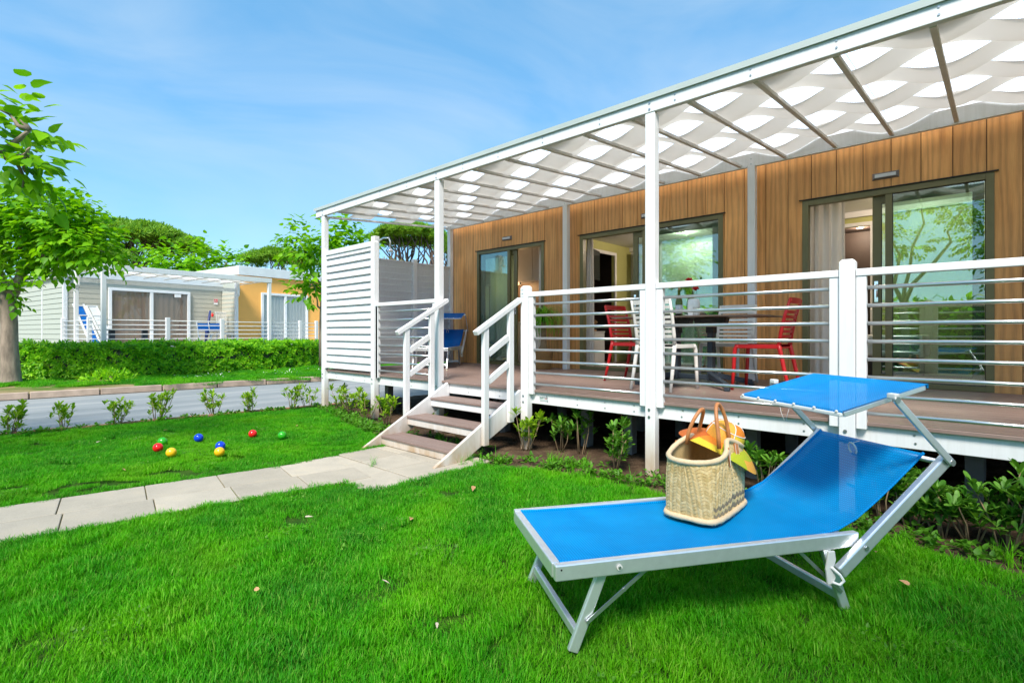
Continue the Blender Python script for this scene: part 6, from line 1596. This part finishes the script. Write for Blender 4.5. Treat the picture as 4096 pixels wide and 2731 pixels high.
def in_near(x, y):
    if y > bed_y(x) + 0.03 + 0.05 * hsh(x * 3, y * 3, 1.0): return False
    if on_path(x, y, -0.012 + 0.018 * hsh(x * 9, y * 9, 3)): return False
    if x < road_near(y) + 0.13: return False
    if (x - 1.83) ** 2 + (y + 2.83) ** 2 * 0.6 < 0.0022 + 0.002 * hsh(x * 20, y * 20): return False
    return True
_ring = [(0.18 * math.cos(k * math.pi / 4), 0.18 * math.sin(k * math.pi / 4)) for k in range(8)]
def core(x, y): return in_near(x, y) and all(in_near(x + a, y + b) for a, b in _ring)
def edge(x, y): return in_near(x, y) and not all(in_near(x + a * 0.75, y + b * 0.75) for a, b in _ring)
grass_patch('grass', 'short vivid green grass of the lawn round the lounger', lambda x, y: x > -1.55 and core(x, y), -1.6, 4.4, -5.0, -0.3, 0.05, -0.034, 24, 0.75, 1.15, 1, tbig)
grass_patch('grass_edge', 'short grass fringing the right side of the path and the bed', lambda x, y: x > -1.55 and edge(x, y), -1.6, 4.4, -5.0, -0.3, 0.05, -0.034, 430, 0.75, 1.15, 11, tc_)
grass_patch('grass', 'short green grass of the lawn left of the path under the balls', lambda x, y: x <= -1.55 and core(x, y), -5.5, -1.5, -5.4, 0.0, 0.05, -0.034, 22, 0.7, 1.1, 2, tbig)
grass_patch('grass_edge', 'short grass fringing the left side of the path and the road', lambda x, y: x <= -1.55 and edge(x, y), -5.5, -1.5, -5.4, 0.0, 0.05, -0.034, 400, 0.7, 1.1, 12, tc_)
def in_verge(x, y):
    if x > road_far(y) - 0.13: return False
    p_ = (x - road_far(y)); n1 = hsh(x * 0.9, y * 0.9, 5)
    if y < -1.2: return n1 > 0.15 and p_ < -1.2
    return n1 > -0.55 if y < 0.6 else True
grass_patch('verge_grass', 'grass strip between the kerb and the clipped hedge', in_verge, -14.0, -8.5, -5.0, 9.0, 0.1, 0.036, 9, 1.0, 1.9, 3, tbig)
# long grass blades standing at the foot of the steps and slab joints
tl = bpy.data.collections.new('long_grass_tufts')
for k in range(3):
    me = tuft(90 + k, 16, 0.03, 0.06, 0.15, 0.0018).mesh('long_grass_tuft'); me.materials.append(M['grass'])
    tl.objects.link(bpy.data.objects.new('long_grass_tuft', me))
mb = MB()
for (x, y) in [(-0.55, -0.88), (-0.52, -0.70), (-0.60, -0.75), (-1.40, -0.45), (-1.2, -0.40), (-1.0, -0.42), (-1.5, -0.38), (-0.9, -0.36), (-1.1, -1.44), (-4.2, -0.28), (-3.5, -0.45), (-2.9, -0.55), (-2.4, -0.62)] + [(rng.uniform(-4.6, 3.0), 0) for _ in range(26)]:
    if y == 0: y = bed_y(x) + rng.uniform(0.0, 0.22)
    if -1.85 < x < -0.45 and y < -0.46 and not (x > -0.63): pass
    mb.add([(x - 0.03, y - 0.03, -0.03), (x + 0.03, y - 0.03, -0.03), (x + 0.03, y + 0.03, -0.03), (x - 0.03, y + 0.03, -0.03)], [(0, 1, 2, 3)])
o = put(mb, 'long_grass', 'grass'); tag(o, 'longer grass blades at the slab joints, steps and bed edge', 'grass', None, 'stuff')
o.modifiers.new('grass', 'NODES').node_group = grass_group(700, 0.5, 1.1, 9, tl)
# clover patches in the lawn
pts = []
for k in range(46):
    cx, cy = rng.uniform(-5.0, 3.2), rng.uniform(-4.0, -0.9)
    for m_ in range(rng.randint(2, 7)):
        x, y = cx + rng.gauss(0, 0.07), cy + rng.gauss(0, 0.07)
        if in_near(x, y): pts.append((x, y, -0.012))
weeds('clover', 'small clover leaves scattered in the lawn', pts, 'weed_leaf', 0.016, 77)
# tiny white flowers on the verge
r_ = np.random.default_rng(17); N = 120; ctr = [(-10.6, 2.0), (-11.0, 0.2), (-10.2, 3.2), (-11.5, 3.6)]
P = np.array([[ctr[k % 4][0] + r_.normal(0, 0.25), ctr[k % 4][1] + r_.normal(0, 0.3), 0.12 + r_.uniform(0, 0.05)] for k in range(N)])
o = put(scatter_mesh('verge_flowers', LEAF_O, LEAF_OF, frames(r_.normal(size=(N, 3)), np.tile([0, 0, 1.0], (N, 1)), np.full(N, 0.05)), P), 'verge_flowers', 'white_flower'); tag(o, 'tiny white flowers in the verge grass', 'flowers', None, 'stuff')
